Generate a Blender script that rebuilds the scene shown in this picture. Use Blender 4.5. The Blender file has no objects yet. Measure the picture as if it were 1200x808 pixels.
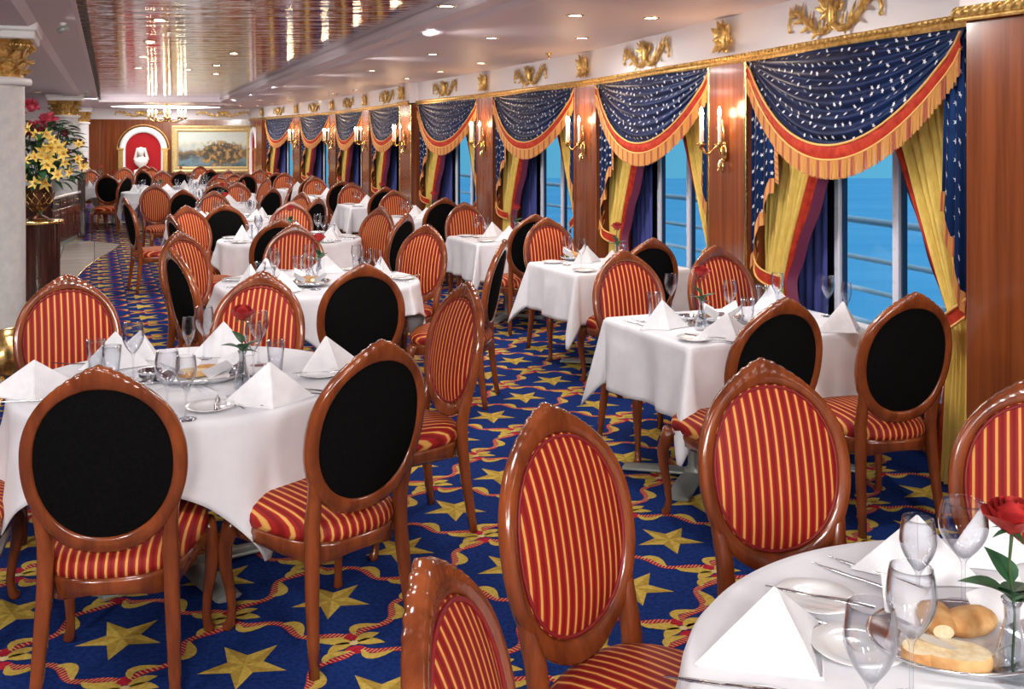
import bpy, math, random
from mathutils import Vector, Matrix
R = math.radians
PI = math.pi
sin, cos = math.sin, math.cos
rnd = random.Random(7)
scn = bpy.context.scene
COL = scn.collection

# ------------------------------------------------------------------ camera facts
F, HY, CAMZ = 1170.0, 163.0, 1.70          # focal length in px (1200 wide), horizon row, eye height


def at(x, y, h=0.0):
    """world point at height h that the photo shows at pixel x, y"""
    Y = F * (CAMZ - h) / (y - HY)
    return Vector(((x - 600) * Y / F, Y, h))


# ------------------------------------------------------------------ materials
def mat(name, col, rough=.5, metal=0.0, spec=.5, coat=0.0, emis=None, estr=0.0, sheen=0.0):
    m = bpy.data.materials.new(name)
    m.use_nodes = True
    b = m.node_tree.nodes['Principled BSDF']
    b.inputs['Base Color'].default_value = (*col, 1)
    b.inputs['Roughness'].default_value = rough
    b.inputs['Metallic'].default_value = metal
    b.inputs['Specular IOR Level'].default_value = spec
    b.inputs['Coat Weight'].default_value = coat
    b.inputs['Coat Roughness'].default_value = .08
    b.inputs['Sheen Weight'].default_value = sheen
    if emis:
        b.inputs['Emission Color'].default_value = (*emis, 1)
        b.inputs['Emission Strength'].default_value = estr
    return m


def nodes(m):
    return m.node_tree.nodes, m.node_tree.links, m.node_tree.nodes['Principled BSDF']


def noise_col(m, c1, c2, scale=(5, 5, 5), detail=3, rough=.6, bump=0.0, coord='Object', lo=.35, hi=.65, bdist=.01, dist=0.0):
    n, l, b = nodes(m)
    tc = n.new('ShaderNodeTexCoord'); mp = n.new('ShaderNodeMapping'); mp.inputs['Scale'].default_value = scale
    l.new(tc.outputs[coord], mp.inputs['Vector'])
    t = n.new('ShaderNodeTexNoise'); t.inputs['Scale'].default_value = 1; t.inputs['Detail'].default_value = detail
    t.inputs['Roughness'].default_value = rough; t.inputs['Distortion'].default_value = dist
    l.new(mp.outputs[0], t.inputs['Vector'])
    cr = n.new('ShaderNodeValToRGB')
    cr.color_ramp.elements[0].position = lo; cr.color_ramp.elements[0].color = (*c1, 1)
    cr.color_ramp.elements[1].position = hi; cr.color_ramp.elements[1].color = (*c2, 1)
    l.new(t.outputs['Fac'], cr.inputs[0]); l.new(cr.outputs[0], b.inputs['Base Color'])
    if bump:
        bp = n.new('ShaderNodeBump'); bp.inputs['Strength'].default_value = bump; bp.inputs['Distance'].default_value = bdist
        l.new(t.outputs['Fac'], bp.inputs['Height']); l.new(bp.outputs[0], b.inputs['Normal'])
    return m


wood = noise_col(mat('chair_wood', (.3, .07, .02), .22, coat=.6), (.135, .029, .008), (.28, .066, .017), (14, 14, 3), 4)
wallwood = noise_col(mat('wall_wood', (.3, .08, .02), .22, coat=.35), (.14, .034, .011), (.25, .066, .019), (22, 22, .7), 5)
darkwood = noise_col(mat('dark_wood', (.05, .015, .01), .2, coat=.5), (.022, .008, .007), (.06, .018, .012), (20, 20, 2), 4)
black_fab = noise_col(mat('black_fabric', (.004, .004, .004), .95, spec=.05), (.0035, .0035, .0035), (.006, .006, .006), (120, 120, 120), 2)
linen = noise_col(mat('white_linen', (.82, .82, .83), .85, spec=.15), (.76, .76, .80), (.81, .81, .84), (9, 9, 9), 3, bump=.25, bdist=.012)
napkin_m = noise_col(mat('napkin_linen', (.86, .86, .87), .8, spec=.15), (.80, .80, .83), (.86, .86, .88), (30, 30, 30), 3, bump=.1, bdist=.003)
gold = noise_col(mat('gilt', (.75, .48, .15), .34, metal=.75), (.50, .27, .06), (.86, .60, .22), (30, 30, 30), 3)
brass = mat('brass', (.80, .56, .22), .18, metal=1)
ceil_m = mat('ceiling_paint', (.72, .63, .68), .5, spec=.3)
corn_m = mat('cornice_paint', (.80, .76, .77), .5, spec=.3)
white_m = mat('white_paint', (.85, .84, .83), .4)
marble = noise_col(mat('column_marble', (.66, .66, .64), .3), (.58, .58, .57), (.68, .675, .66), (14, 14, 14), 4)
china = mat('china', (.88, .88, .88), .12, coat=.5)
silver = mat('silver', (.75, .75, .76), .16, metal=1)
steel_base = mat('painted_steel', (.33, .36, .33), .35, metal=.3)
candle_m = mat('candle_white', (.9, .87, .8), .5, emis=(1, .9, .75), estr=.25)
flame_m = mat('flame', (1, .9, .6), .5, emis=(1, .80, .5), estr=60)
lamp_m = mat('lamp_glow', (1, .95, .85), .5, emis=(1, .90, .74), estr=16)
cove_m = mat('cove_glow', (1, 1, 1), .5, emis=(1, .97, .95), estr=5)
yellow_f = noise_col(mat('yellow_curtain', (.62, .42, .08), .75, sheen=.0, spec=.2), (.66, .48, .11), (.80, .60, .17), (40, 40, 3), 3)
red_f = noise_col(mat('red_velvet', (.42, .03, .015), .7, sheen=.0, spec=.2), (.34, .022, .012), (.5, .05, .02), (20, 20, 20), 3)
goldtrim = mat('gold_braid', (.75, .42, .12), .55)
fringe_a = mat('fringe_gold', (.66, .32, .085), .7)
fringe_b = mat('fringe_red', (.46, .12, .06), .7)
navy = noise_col(mat('navy_satin', (.008, .02, .07), .42, spec=.5), (.0018, .004, .016), (.004, .011, .045), (3, 3, 3), 2)
navy.node_tree.nodes['Principled BSDF'].inputs['Specular Tint'].default_value = (.12, .32, 1, 1)
navy.node_tree.nodes['Principled BSDF'].inputs['Specular IOR Level'].default_value = .9
navy_dark = mat('navy_lining', (.008, .010, .025), .6)
star_w = mat('white_star_print', (.75, .75, .78), .6)
blue_f = noise_col(mat('blue_curtain', (.035, .05, .22), .7), (.025, .035, .15), (.05, .065, .28), (30, 30, 2), 3)
purple_f = mat('plum_lining', (.16, .02, .06), .7)
alu = mat('window_frame_paint', (.74, .76, .86), .35)
bolt_m = mat('bolt_dark', (.05, .05, .06), .4, metal=.6)
seal_m = mat('window_seal', (.01, .03, .08), .4)
green = noise_col(mat('leaf_green', (.02, .09, .03), .45), (.012, .055, .022), (.035, .13, .05), (15, 15, 15), 2)
stem_m = mat('stem_green', (.05, .10, .03), .5)
rose_m = noise_col(mat('rose_red', (.5, .02, .02), .55, sheen=.0), (.28, .008, .010), (.52, .03, .025), (40, 40, 40), 2)
pink_m = noise_col(mat('pink_petals', (.6, .08, .12), .6), (.30, .015, .035), (.58, .08, .12), (30, 30, 30), 2)
lily_m = noise_col(mat('lily_yellow', (.8, .55, .08), .6), (.78, .50, .06), (.88, .70, .22), (25, 25, 25), 2)
lily_c = mat('lily_throat', (.6, .22, .03), .6)
orchid_m = mat('dark_red_petals', (.10, .008, .012), .6)
bread_m = noise_col(mat('bread_crust', (.6, .33, .12), .8), (.45, .2, .06), (.68, .42, .18), (18, 18, 18), 3)
crumb_m = noise_col(mat('bread_crumb', (.8, .66, .42), .9), (.7, .52, .28), (.85, .74, .52), (50, 50, 50), 3, bump=.4, bdist=.003)
bust_m = mat('bust_plaster', (.82, .80, .76), .5)
niche_m = mat('niche_red', (.36, .016, .02), .8, spec=.1)
tile_m = noise_col(mat('beige_stone', (.5, .45, .38), .25), (.40, .35, .30), (.56, .51, .45), (6, 6, 6), 4)
tile_n, tile_l, tile_b = nodes(tile_m)
bk = tile_n.new('ShaderNodeTexBrick'); tco = tile_n.new('ShaderNodeTexCoord')
bk.inputs['Scale'].default_value = 1; bk.inputs['Brick Width'].default_value = .45; bk.inputs['Row Height'].default_value = .45
bk.inputs['Mortar Size'].default_value = .008; bk.offset = 0
bk.inputs['Color1'].default_value = (.50, .45, .39, 1); bk.inputs['Color2'].default_value = (.42, .38, .33, 1); bk.inputs['Mortar'].default_value = (.2, .18, .16, 1)
mpp = tile_n.new('ShaderNodeMapping'); mpp.inputs['Rotation'].default_value = (0, 0, R(-22.7))
tile_l.new(tco.outputs['Object'], mpp.inputs['Vector']); tile_l.new(mpp.outputs[0], bk.inputs['Vector']); tile_l.new(bk.outputs[0], tile_b.inputs['Base Color'])


def stripe_mat():
    m = mat('striped_fabric', (.4, .02, .02), .6, spec=.25)
    n, l, b = nodes(m)
    tc = n.new('ShaderNodeTexCoord'); sx = n.new('ShaderNodeSeparateXYZ'); l.new(tc.outputs['Object'], sx.inputs[0])

    def mth(op, a, v=None, c=None):
        k = n.new('ShaderNodeMath'); k.operation = op
        l.new(a, k.inputs[0])
        if v is not None: k.inputs[1].default_value = v
        if c is not None: k.inputs[2].default_value = c
        return k.outputs[0]
    a = mth('MULTIPLY', sx.outputs[0], 1 / .0285)
    fr = mth('FRACT', mth('ADD', a, 100.5))
    d = mth('ABSOLUTE', mth('SUBTRACT', fr, .5))
    cr = n.new('ShaderNodeValToRGB')
    e = cr.color_ramp.elements
    e[0].position = .0; e[0].color = (.72, .37, .095, 1)
    e[1].position = 1; e[1].color = (.20, .007, .007, 1)
    e.new(.11).color = (.66, .32, .08, 1); e.new(.145).color = (.34, .014, .012, 1); e.new(.33).color = (.30, .012, .010, 1); e.new(.40).color = (.20, .007, .007, 1)
    l.new(d, cr.inputs[0]); l.new(cr.outputs[0], b.inputs['Base Color'])
    t = n.new('ShaderNodeTexNoise'); t.inputs['Scale'].default_value = 350
    l.new(tc.outputs['Object'], t.inputs['Vector'])
    bp = n.new('ShaderNodeBump'); bp.inputs['Strength'].default_value = .25; bp.inputs['Distance'].default_value = .002
    l.new(t.outputs['Fac'], bp.inputs['Height']); l.new(bp.outputs[0], b.inputs['Normal'])
    return m


stripe = stripe_mat()
piping_m = mat('piping_red', (.22, .008, .010), .6)


def carpet(name, c1, c2):
    return noise_col(mat(name, c1, .95, spec=.05), c1, c2, (60, 60, 60), 4, bump=.6, bdist=.004)


c_blue = carpet('carpet_blue', (.007, .022, .115), (.016, .042, .19))
c_gold = carpet('carpet_gold', (.50, .34, .055), (.66, .48, .11))
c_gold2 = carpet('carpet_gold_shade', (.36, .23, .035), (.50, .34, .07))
c_red = carpet('carpet_red', (.36, .012, .03), (.50, .03, .05))
c_pale = carpet('carpet_straw', (.66, .48, .22), (.75, .58, .3))


def glass_mat(name, tint=(1, 1, 1), refl=.5, edge=.45):
    m = bpy.data.materials.new(name); m.use_nodes = True
    n, l = m.node_tree.nodes, m.node_tree.links
    n.clear()
    out = n.new('ShaderNodeOutputMaterial'); mx = n.new('ShaderNodeMixShader')
    tr = n.new('ShaderNodeBsdfTransparent'); tr.inputs[0].default_value = (*tint, 1)
    gl = n.new('ShaderNodeBsdfGlossy'); gl.inputs['Roughness'].default_value = .03; gl.inputs[0].default_value = (.95, .96, 1, 1)
    lw = n.new('ShaderNodeLayerWeight'); lw.inputs[0].default_value = refl
    rt = n.new('ShaderNodeValToRGB'); rt.color_ramp.elements[0].position = .35; rt.color_ramp.elements[0].color = (*tint, 1); rt.color_ramp.elements[1].color = (tint[0] * edge, tint[1] * edge, tint[2] * edge, 1)
    lf_ = n.new('ShaderNodeLayerWeight'); lf_.inputs[0].default_value = .5; l.new(lf_.outputs['Facing'], rt.inputs[0]); l.new(rt.outputs[0], tr.inputs[0])
    mr = n.new('ShaderNodeMapRange'); mr.inputs['To Min'].default_value = .04; mr.inputs['To Max'].default_value = .85
    l.new(lw.outputs['Facing'], mr.inputs['Value'])
    pw = n.new('ShaderNodeMath'); pw.operation = 'POWER'; pw.inputs[1].default_value = 1.6
    l.new(mr.outputs[0], pw.inputs[0]); l.new(pw.outputs[0], mx.inputs[0])
    l.new(tr.outputs[0], mx.inputs[1]); l.new(gl.outputs[0], mx.inputs[2]); l.new(mx.outputs[0], out.inputs[0])
    return m


glass = glass_mat('clear_glass', (.965, .97, .98), .45, .28)
pane_m = glass_mat('window_glass', (.93, .97, .98), .04, .9)


def mirror_mat():
    m = mat('polished_ceiling', (.60, .54, .55), .07, metal=1)
    n, l, b = nodes(m)
    tc = n.new('ShaderNodeTexCoord'); mp = n.new('ShaderNodeMapping')
    mp.inputs['Rotation'].default_value = (0, 0, R(-10)); mp.inputs['Scale'].default_value = (.7, 5, 1)
    l.new(tc.outputs['Object'], mp.inputs['Vector'])
    t = n.new('ShaderNodeTexNoise'); t.inputs['Scale'].default_value = 1.6; t.inputs['Detail'].default_value = 3; t.inputs['Distortion'].default_value = .6
    l.new(mp.outputs[0], t.inputs['Vector'])
    bp = n.new('ShaderNodeBump'); bp.inputs['Strength'].default_value = .35; bp.inputs['Distance'].default_value = .02
    l.new(t.outputs['Fac'], bp.inputs['Height']); l.new(bp.outputs[0], b.inputs['Normal'])
    return m


mirror_m = mirror_mat()
polished = None


def art_mat():
    m = mat('oil_canvas', (.4, .4, .3), .5)
    n, l, b = nodes(m)
    tc = n.new('ShaderNodeTexCoord'); sp = n.new('ShaderNodeSeparateXYZ'); l.new(tc.outputs['Generated'], sp.inputs[0])
    t = n.new('ShaderNodeTexNoise'); t.inputs['Scale'].default_value = 5; t.inputs['Detail'].default_value = 5
    mp = n.new('ShaderNodeMapping'); mp.inputs['Scale'].default_value = (1.6, 1, 1)
    l.new(tc.outputs['Generated'], mp.inputs[0]); l.new(mp.outputs[0], t.inputs['Vector'])
    ad = n.new('ShaderNodeMath'); ad.operation = 'MULTIPLY_ADD'; ad.inputs[1].default_value = .55
    l.new(t.outputs['Fac'], ad.inputs[0]); l.new(sp.outputs[2], ad.inputs[2])
    cr = n.new('ShaderNodeValToRGB'); e = cr.color_ramp.elements
    e[0].position = .25; e[0].color = (.05, .09, .11, 1); e[1].position = 1.2; e[1].color = (.6, .66, .6, 1)
    e.new(.42).color = (.16, .27, .32, 1); e.new(.55).color = (.06, .055, .04, 1); e.new(.7).color = (.22, .15, .07, 1)
    e.new(.8).color = (.42, .48, .46, 1); e.new(.95).color = (.62, .62, .5, 1)
    l.new(ad.outputs[0], cr.inputs[0])
    t2 = n.new('ShaderNodeTexNoise'); t2.inputs['Scale'].default_value = 9; t2.inputs['Detail'].default_value = 6
    m2 = n.new('ShaderNodeMapping'); m2.inputs['Scale'].default_value = (1.8, 1, .8); m2.inputs['Location'].default_value = (3.1, 0, 1.7)
    l.new(tc.outputs['Generated'], m2.inputs[0]); l.new(m2.outputs[0], t2.inputs['Vector'])
    gr = n.new('ShaderNodeTexGradient'); gr.gradient_type = 'SPHERICAL'; m3 = n.new('ShaderNodeMapping'); m3.inputs['Scale'].default_value = (2.0, 0, 2.1); m3.inputs['Location'].default_value = (-1.28, 0, -.80)
    l.new(tc.outputs['Generated'], m3.inputs[0]); l.new(m3.outputs[0], gr.inputs[0])
    ml = n.new('ShaderNodeMath'); ml.operation = 'MULTIPLY_ADD'; ml.inputs[1].default_value = .9; l.new(gr.outputs['Fac'], ml.inputs[0]); l.new(t2.outputs['Fac'], ml.inputs[2])
    c2 = n.new('ShaderNodeValToRGB'); q = c2.color_ramp.elements; q[0].position = .74; q[0].color = (0, 0, 0, 1); q[1].position = .86; q[1].color = (1, 1, 1, 1)
    l.new(ml.outputs[0], c2.inputs[0])
    c3 = n.new('ShaderNodeValToRGB'); q = c3.color_ramp.elements; q[0].position = .38; q[0].color = (.035, .03, .022, 1); q[1].position = .62; q[1].color = (.45, .27, .08, 1); q.new(.5).color = (.12, .075, .03, 1)
    l.new(t2.outputs['Fac'], c3.inputs[0])
    mx = n.new('ShaderNodeMixRGB'); l.new(c2.outputs[0], mx.inputs[0]); l.new(cr.outputs[0], mx.inputs[1]); l.new(c3.outputs[0], mx.inputs[2]); l.new(mx.outputs[0], b.inputs['Base Color'])
    return m


art_m = art_mat()


# ------------------------------------------------------------------ mesh builder
class MB:
    def __init__(s): s.v = []; s.f = []; s.m = []; s.s = []

    def add(s, vs, fs, mi=0, sm=True, M=None):
        o = len(s.v)
        if M is not None: vs = [M @ Vector(p) for p in vs]
        s.v += [tuple(p) for p in vs]
        s.f += [tuple(i + o for i in f) for f in fs]
        s.m += [mi] * len(fs); s.s += [sm] * len(fs)
        return s

    def grid(s, P, mi=0, closeu=False, closev=False, sm=True, M=None):
        nu, nv = len(P), len(P[0])
        vs = [p for row in P for p in row]; fs = []
        for i in range(nu if closeu else nu - 1):
            for j in range(nv if closev else nv - 1):
                a, b = (i + 1) % nu, (j + 1) % nv
                fs.append((i * nv + j, a * nv + j, a * nv + b, i * nv + b))
        return s.add(vs, fs, mi, sm, M)

    def box(s, c, d, mi=0, M=None, bev=0.0):
        x, y, z = c; a, b, h = d[0] / 2, d[1] / 2, d[2] / 2
        if bev <= 0:
            vs = [(x + i * a, y + j * b, z + k * h) for i in (-1, 1) for j in (-1, 1) for k in (-1, 1)]
            fs = [(0, 1, 3, 2), (4, 6, 7, 5), (0, 4, 5, 1), (2, 3, 7, 6), (0, 2, 6, 4), (1, 5, 7, 3)]
            return s.add(vs, fs, mi, False, M)
        q = bev; prof = [(-1, -1), (1, -1), (1, 1), (-1, 1)]
        ring = lambda z_, o: [(x + i * (a - (0 if (k % 2) == (i * j < 0) else q) - o), y + j * (b - (q if (k % 2) == (i * j < 0) else 0) - o), z_)
                              for (i, j) in prof for k in (0, 1)]
        P = [ring(z - h, q), ring(z - h + q, 0), ring(z + h - q, 0), ring(z + h, q)]
        s.grid(P, mi, closev=True, sm=False, M=M)
        s.add(P[0], [tuple(range(7, -1, -1))], mi, False, M); s.add(P[3], [tuple(range(8))], mi, False, M)
        return s

    def tube(s, path, rad, n=10, mi=0, flat=1.0, up=(0, 0, 1), cap=True, M=None, sq=0):
        pts = [Vector(p) for p in path]; k = len(pts)
        if not isinstance(rad, (list, tuple)): rad = [rad] * k
        rows = []; U = Vector(up)
        for i in range(k):
            t = (pts[min(i + 1, k - 1)] - pts[max(i - 1, 0)])
            if t.length < 1e-9: t = Vector((0, 0, 1))
            t.normalize()
            a = U - t * U.dot(t)
            if a.length < 1e-3: a = Vector((1, 0, 0)) - t * t.x
            a.normalize(); b = t.cross(a); U = a
            row = []
            for j in range(n):
                w = 2 * PI * j / n
                ca, sb = cos(w), sin(w)
                if sq: ca = math.copysign(abs(ca) ** sq, ca); sb = math.copysign(abs(sb) ** sq, sb)
                row.append(pts[i] + a * (ca * rad[i] * flat) + b * (sb * rad[i]))
            rows.append(row)
        s.grid(rows, mi, closev=True, M=M)
        if cap:
            s.add(rows[0], [tuple(range(n - 1, -1, -1))], mi, True, M); s.add(rows[-1], [tuple(range(n))], mi, True, M)
        return s

    def lathe(s, prof, n=20, mi=0, M=None, sx=1, sy=1):
        P = [[(r * cos(2 * PI * j / n) * sx, r * sin(2 * PI * j / n) * sy, z) for j in range(n)] for r, z in prof]
        return s.grid(P, mi, closev=True, M=M)

    def ball(s, c, r, n=10, m=7, mi=0, M=None):
        if not isinstance(r, (list, tuple)): r = (r, r, r)
        P = [[(c[0] + r[0] * sin(PI * i / m) * cos(2 * PI * j / n), c[1] + r[1] * sin(PI * i / m) * sin(2 * PI * j / n), c[2] - r[2] * cos(PI * i / m)) for j in range(n)] for i in range(m + 1)]
        return s.grid(P, mi, closev=True, M=M)

    def leaf(s, base, d, up, L, W, mi=0, curl=.25, n=5, M=None):
        base, d, up = Vector(base), Vector(d).normalized(), Vector(up)
        side = d.cross(up).normalized(); up = side.cross(d).normalized()
        P = []
        for i in range(n + 1):
            t = i / n; w = W * (sin(PI * t ** .75)) + .0004
            c = base + d * (L * t) - up * (curl * L * t * t)
            P.append([c - side * w + up * w * .35, c, c + side * w + up * w * .35])
        return s.grid(P, mi, M=M)

    def build(s, name, mats, parent=None, M=None):
        me = bpy.data.meshes.new(name)
        me.from_pydata(s.v, [], s.f)
        if not isinstance(mats, (list, tuple)): mats = [mats]
        for m_ in mats: me.materials.append(m_)
        me.polygons.foreach_set('material_index', s.m)
        me.polygons.foreach_set('use_smooth', s.s)
        me.update()
        o = bpy.data.objects.new(name, me); COL.objects.link(o)
        if parent is not None: o.parent = parent
        if M is not None: o.matrix_local = M
        return o


def fixn(o):
    import bmesh
    bm = bmesh.new(); bm.from_mesh(o.data); bmesh.ops.remove_doubles(bm, verts=bm.verts, dist=1e-5)
    bmesh.ops.recalc_face_normals(bm, faces=bm.faces); bm.to_mesh(o.data); bm.free(); return o


def tag(o, label=None, cat=None, group=None, kind=None):
    if label: o['label'] = label
    if cat: o['category'] = cat
    if group: o['group'] = group
    if kind: o['kind'] = kind
    return o


def empty(name, loc=(0, 0, 0), rz=0):
    o = bpy.data.objects.new(name, None); COL.objects.link(o)
    o.location = loc; o.rotation_euler = (0, 0, rz); o.empty_display_size = .1
    return o


def copy_tree(o, parent=None):
    c = o.copy(); COL.objects.link(c)
    if parent is not None: c.parent = parent
    for ch in list(o.children): copy_tree(ch, c)
    return c


class Proto:
    """first use hands out the original, later uses copies"""
    def __init__(s, make): s.make = make; s.o = None

    def get(s, loc, rz=0, label=None, cat=None, group=None, scale=None):
        if s.o is None: s.o = s.make(); o = s.o
        else: o = copy_tree(s.o)
        o.location = loc; o.rotation_euler = (0, 0, rz)
        o.scale = scale if scale else (1, 1, 1)
        for k in ('label', 'category', 'group'):
            if k in o: del o[k]
        return tag(o, label, cat, group)


def rotz(a): return Matrix.Rotation(a, 4, 'Z')


YAW = R(22.7)
E_ = Vector((cos(YAW), sin(YAW), 0)); D_ = Vector((-sin(YAW), cos(YAW), 0))

# ------------------------------------------------------------------ window wall: bay corner points on the cornice plane
Q = [Vector(p) for p in ((2.145, 4.29, 0), (1.50, 6.90, 0), (.727, 9.67, 0), (-.32, 12.45, 0), (-1.53, 15.2, 0), (-2.62, 18.0, 0), (-3.72, 20.8, 0), (-5.05, 23.5, 0), (-6.56, 26.3, 0))]
ZC0, ZC1, ZCEIL = 2.24, 2.545, 2.545        # cornice bottom / top, ceiling
PW = .275                                   # half a pillar


def wall_x(Y):
    pts = [Vector((2.9, 1.0, 0))] + Q
    for a, b in zip(pts, pts[1:]):
        if a.y <= Y <= b.y: return a.x + (b.x - a.x) * (Y - a.y) / (b.y - a.y)
    return 3 if Y < 1 else -6.6


# ------------------------------------------------------------------ floor
def build_floor():
    mb = MB()
    fo = [(-15, -4, 0), (3.4, -4, 0), (2.95, 2.3, 0)] + [(q.x + .47, q.y + .1, 0) for q in Q] + [(-6.3, 30, 0), (-15, 30, 0)]
    mb.add(fo, [tuple(range(len(fo)))], 0, False)
    org = at(286.3, 780)
    e = .36; d = .68
    z = .0012

    def W(a, b, zz=z): p = org + E_ * a + D_ * b; return (p.x, p.y, zz)

    def star(a, b, near):
        tips = [W(a + .148 * cos(PI + k * 2 * PI / 5), b + .148 * sin(PI + k * 2 * PI / 5)) for k in range(5)]
        inn = [W(a + .060 * cos(PI + (k + .5) * 2 * PI / 5), b + .060 * sin(PI + (k + .5) * 2 * PI / 5)) for k in range(5)]
        c = W(a, b)
        for k in range(5):
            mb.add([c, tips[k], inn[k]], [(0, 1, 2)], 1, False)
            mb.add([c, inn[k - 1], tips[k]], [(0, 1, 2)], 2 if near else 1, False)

    def poly(pts, mi, zz): mb.add([W(p[0], p[1], zz) for p in pts], [tuple(range(len(pts)))], mi, False)

    def strip(c, w, mi, zz):
        L, Rr = [], []
        for i, p in enumerate(c):
            q0, q1 = c[max(i - 1, 0)], c[min(i + 1, len(c) - 1)]
            t = Vector((q1[0] - q0[0], q1[1] - q0[1])).normalized(); nn = (-t.y, t.x)
            ww = w[i] if isinstance(w, list) else w
            L.append(W(p[0] + nn[0] * ww, p[1] + nn[1] * ww, zz)); Rr.append(W(p[0] - nn[0] * ww, p[1] - nn[1] * ww, zz))
        mb.grid([L, Rr], mi, sm=False)

    def rope(a, b, sgn, near):
        dx, dy = e, sgn * d / 2
        L = math.hypot(dx, dy); ux, uy = dx / L, dy / L; nx, ny = -uy, ux
        n = 20 if near else 8
        amp = .026

        def P(t, off=0.0):
            o = amp * sin(4 * PI * t) * sgn + off
            return (a + dx * t + nx * o, b + dy * t + ny * o)
        strip([P(.08 + .84 * i / n) for i in range(n + 1)], .014 if near else .013, 3, z)
        if near:
            m = 30
            for i in range(m):
                t0 = .09 + .82 * i / m; t1 = t0 + .011
                p0, p1, p2, p3 = P(t0, -.013), P(t0 + .006, -.013), P(t1 + .006, .013), P(t1, .013)
                poly([p0, p1, p2, p3], 4, z + .0006)
        # gold ribbon leaves that twist round the cord
        for t0, t1, s2, wmax in ((.10, .30, 1, .026), (.40, .62, -1, .030), (.70, .90, 1, .026)):
            k = 8 if near else 4
            c = []; w = []
            for i in range(k + 1):
                u = i / k; t = t0 + (t1 - t0) * u
                c.append(P(t, s2 * sgn * (.034 * sin(PI * u) + .004))); w.append(wmax * sin(PI * min(1, u * .9 + .07)) ** 1.0 * .62 + .001)
            strip(c, w, 1, z + .0004)

    def knot(a, b, near):
        n = 12 if near else 6
        for sx_, sy_ in ((1, 1), (-1, -1)):
            ca, cb = a + .034 * sx_ * .2, b + .046 * sy_
            poly([(ca + .036 * cos(2 * PI * k / n), cb + .027 * sin(2 * PI * k / n)) for k in range(n)], 3, z + .0003)
        for ang in ((20, 160, 200, 340) if near else (20, 200)):
            c = []; w = []
            for i in range(7):
                u = i / 6; c.append((a + (.008 + .095 * u) * cos(R(ang)), b + (.008 + .095 * u) * sin(R(ang)) + .012 * sin(PI * u))); w.append(.023 * sin(PI * (u * .9 + .08)))
            strip(c, w, 1, z + .0006)
        poly([(a + .016 * cos(2 * PI * k / 8), b + .016 * sin(2 * PI * k / 8)) for k in range(8)], 4, z + .0009)

    for i in range(-45, 30):
        for j in range(-10, 50):
            a = i * e; b = j * d - (d / 2 if i % 2 else 0)
            p = org + E_ * a + D_ * b
            if p.y < .3 or p.y > 28.5 or p.x > wall_x(p.y) + .05 or p.x < -12.5: continue
            if abs(p.x) > p.y * .56 + 1.0: continue
            near = p.y < 9
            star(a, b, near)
            rope(a, b + d / 2, 1, near); rope(a, b + d / 2, -1, near); knot(a, b + d / 2, near)
    o = mb.build('floor', [c_blue, c_gold, c_gold2, c_red, c_pale]); tag(o, kind='structure')
    # stone walkway
    pts = [(-9, 6.25), (-3.22, 6.25), (-3.42, 6.75), (-3.62, 7.1), (-4.15, 8.7), (-4.9, 10.9), (-5.3, 12.1), (-5.6, 13.1), (-5.88, 14.2), (-6.12, 15.4), (-6.3, 16.1), (-6.9, 16.55), (-9, 16.9)]
    sub = MB(); sub.add([(x, y, .004) for x, y in pts], [tuple(range(len(pts)))], 0, False)
    sub.build('floor_stone_walkway', tile_m)['kind'] = 'structure'
    ed = MB(); ed.tube([(x, y, .002) for x, y in pts[1:-1]], .012, 6)
    ed.build('trim_1', brass)['kind'] = 'structure'


build_floor()


# ------------------------------------------------------------------ ceiling, mirror, left soffit
def LX(Y): return -.20 - .405 * Y
def RX(Y): return 2.245 - .392 * Y


def poly_prism(name, pts, z0, z1, m, kind='structure'):
    mb = MB(); n = len(pts)
    mb.add([(x, y, z0) for x, y in pts], [tuple(range(n))], 0, False)
    mb.add([(x, y, z1) for x, y in pts], [tuple(range(n))], 0, False)
    mb.add([(x, y, z0) for x, y in pts] + [(x, y, z1) for x, y in pts], [(i, (i + 1) % n, n + (i + 1) % n, n + i) for i in range(n)], 0, False)
    o = mb.build(name, m); o['kind'] = kind; return fixn(o)


Y0, Y1 = -4.0, 22.4
mo = MB(); mo.add([(LX(Y0) - .1, Y0, 2.64), (RX(Y0) + .1, Y0, 2.64), (RX(Y1) + .1, Y1 + .2, 2.64), (LX(Y1) - .1, Y1 + .2, 2.64)], [(3, 2, 1, 0)], 0, False)
mo.build('ceiling_mirror_panel', mirror_m)['kind'] = 'structure'
poly_prism('ceiling_side', [(RX(Y0) + .0, Y0), (3.6, Y0), (2.95, 2.5)] + [(q.x + .52, q.y + .1) for q in Q] + [(-6.2, 27), (-7.2, 31), (-8, 31), (RX(Y1), Y1)], ZCEIL, 2.75, ceil_m)
poly_prism('ceiling_end', [(RX(Y1), Y1), (-8, 31), (-15, 31), (-15, 20), (LX(Y1), Y1)], ZCEIL, 2.75, ceil_m)
poly_prism('ceiling_left', [(LX(Y0), Y0), (LX(Y1), Y1), (-15, 20), (-15, Y0)], ZCEIL + .0, 2.75, ceil_m)
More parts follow.
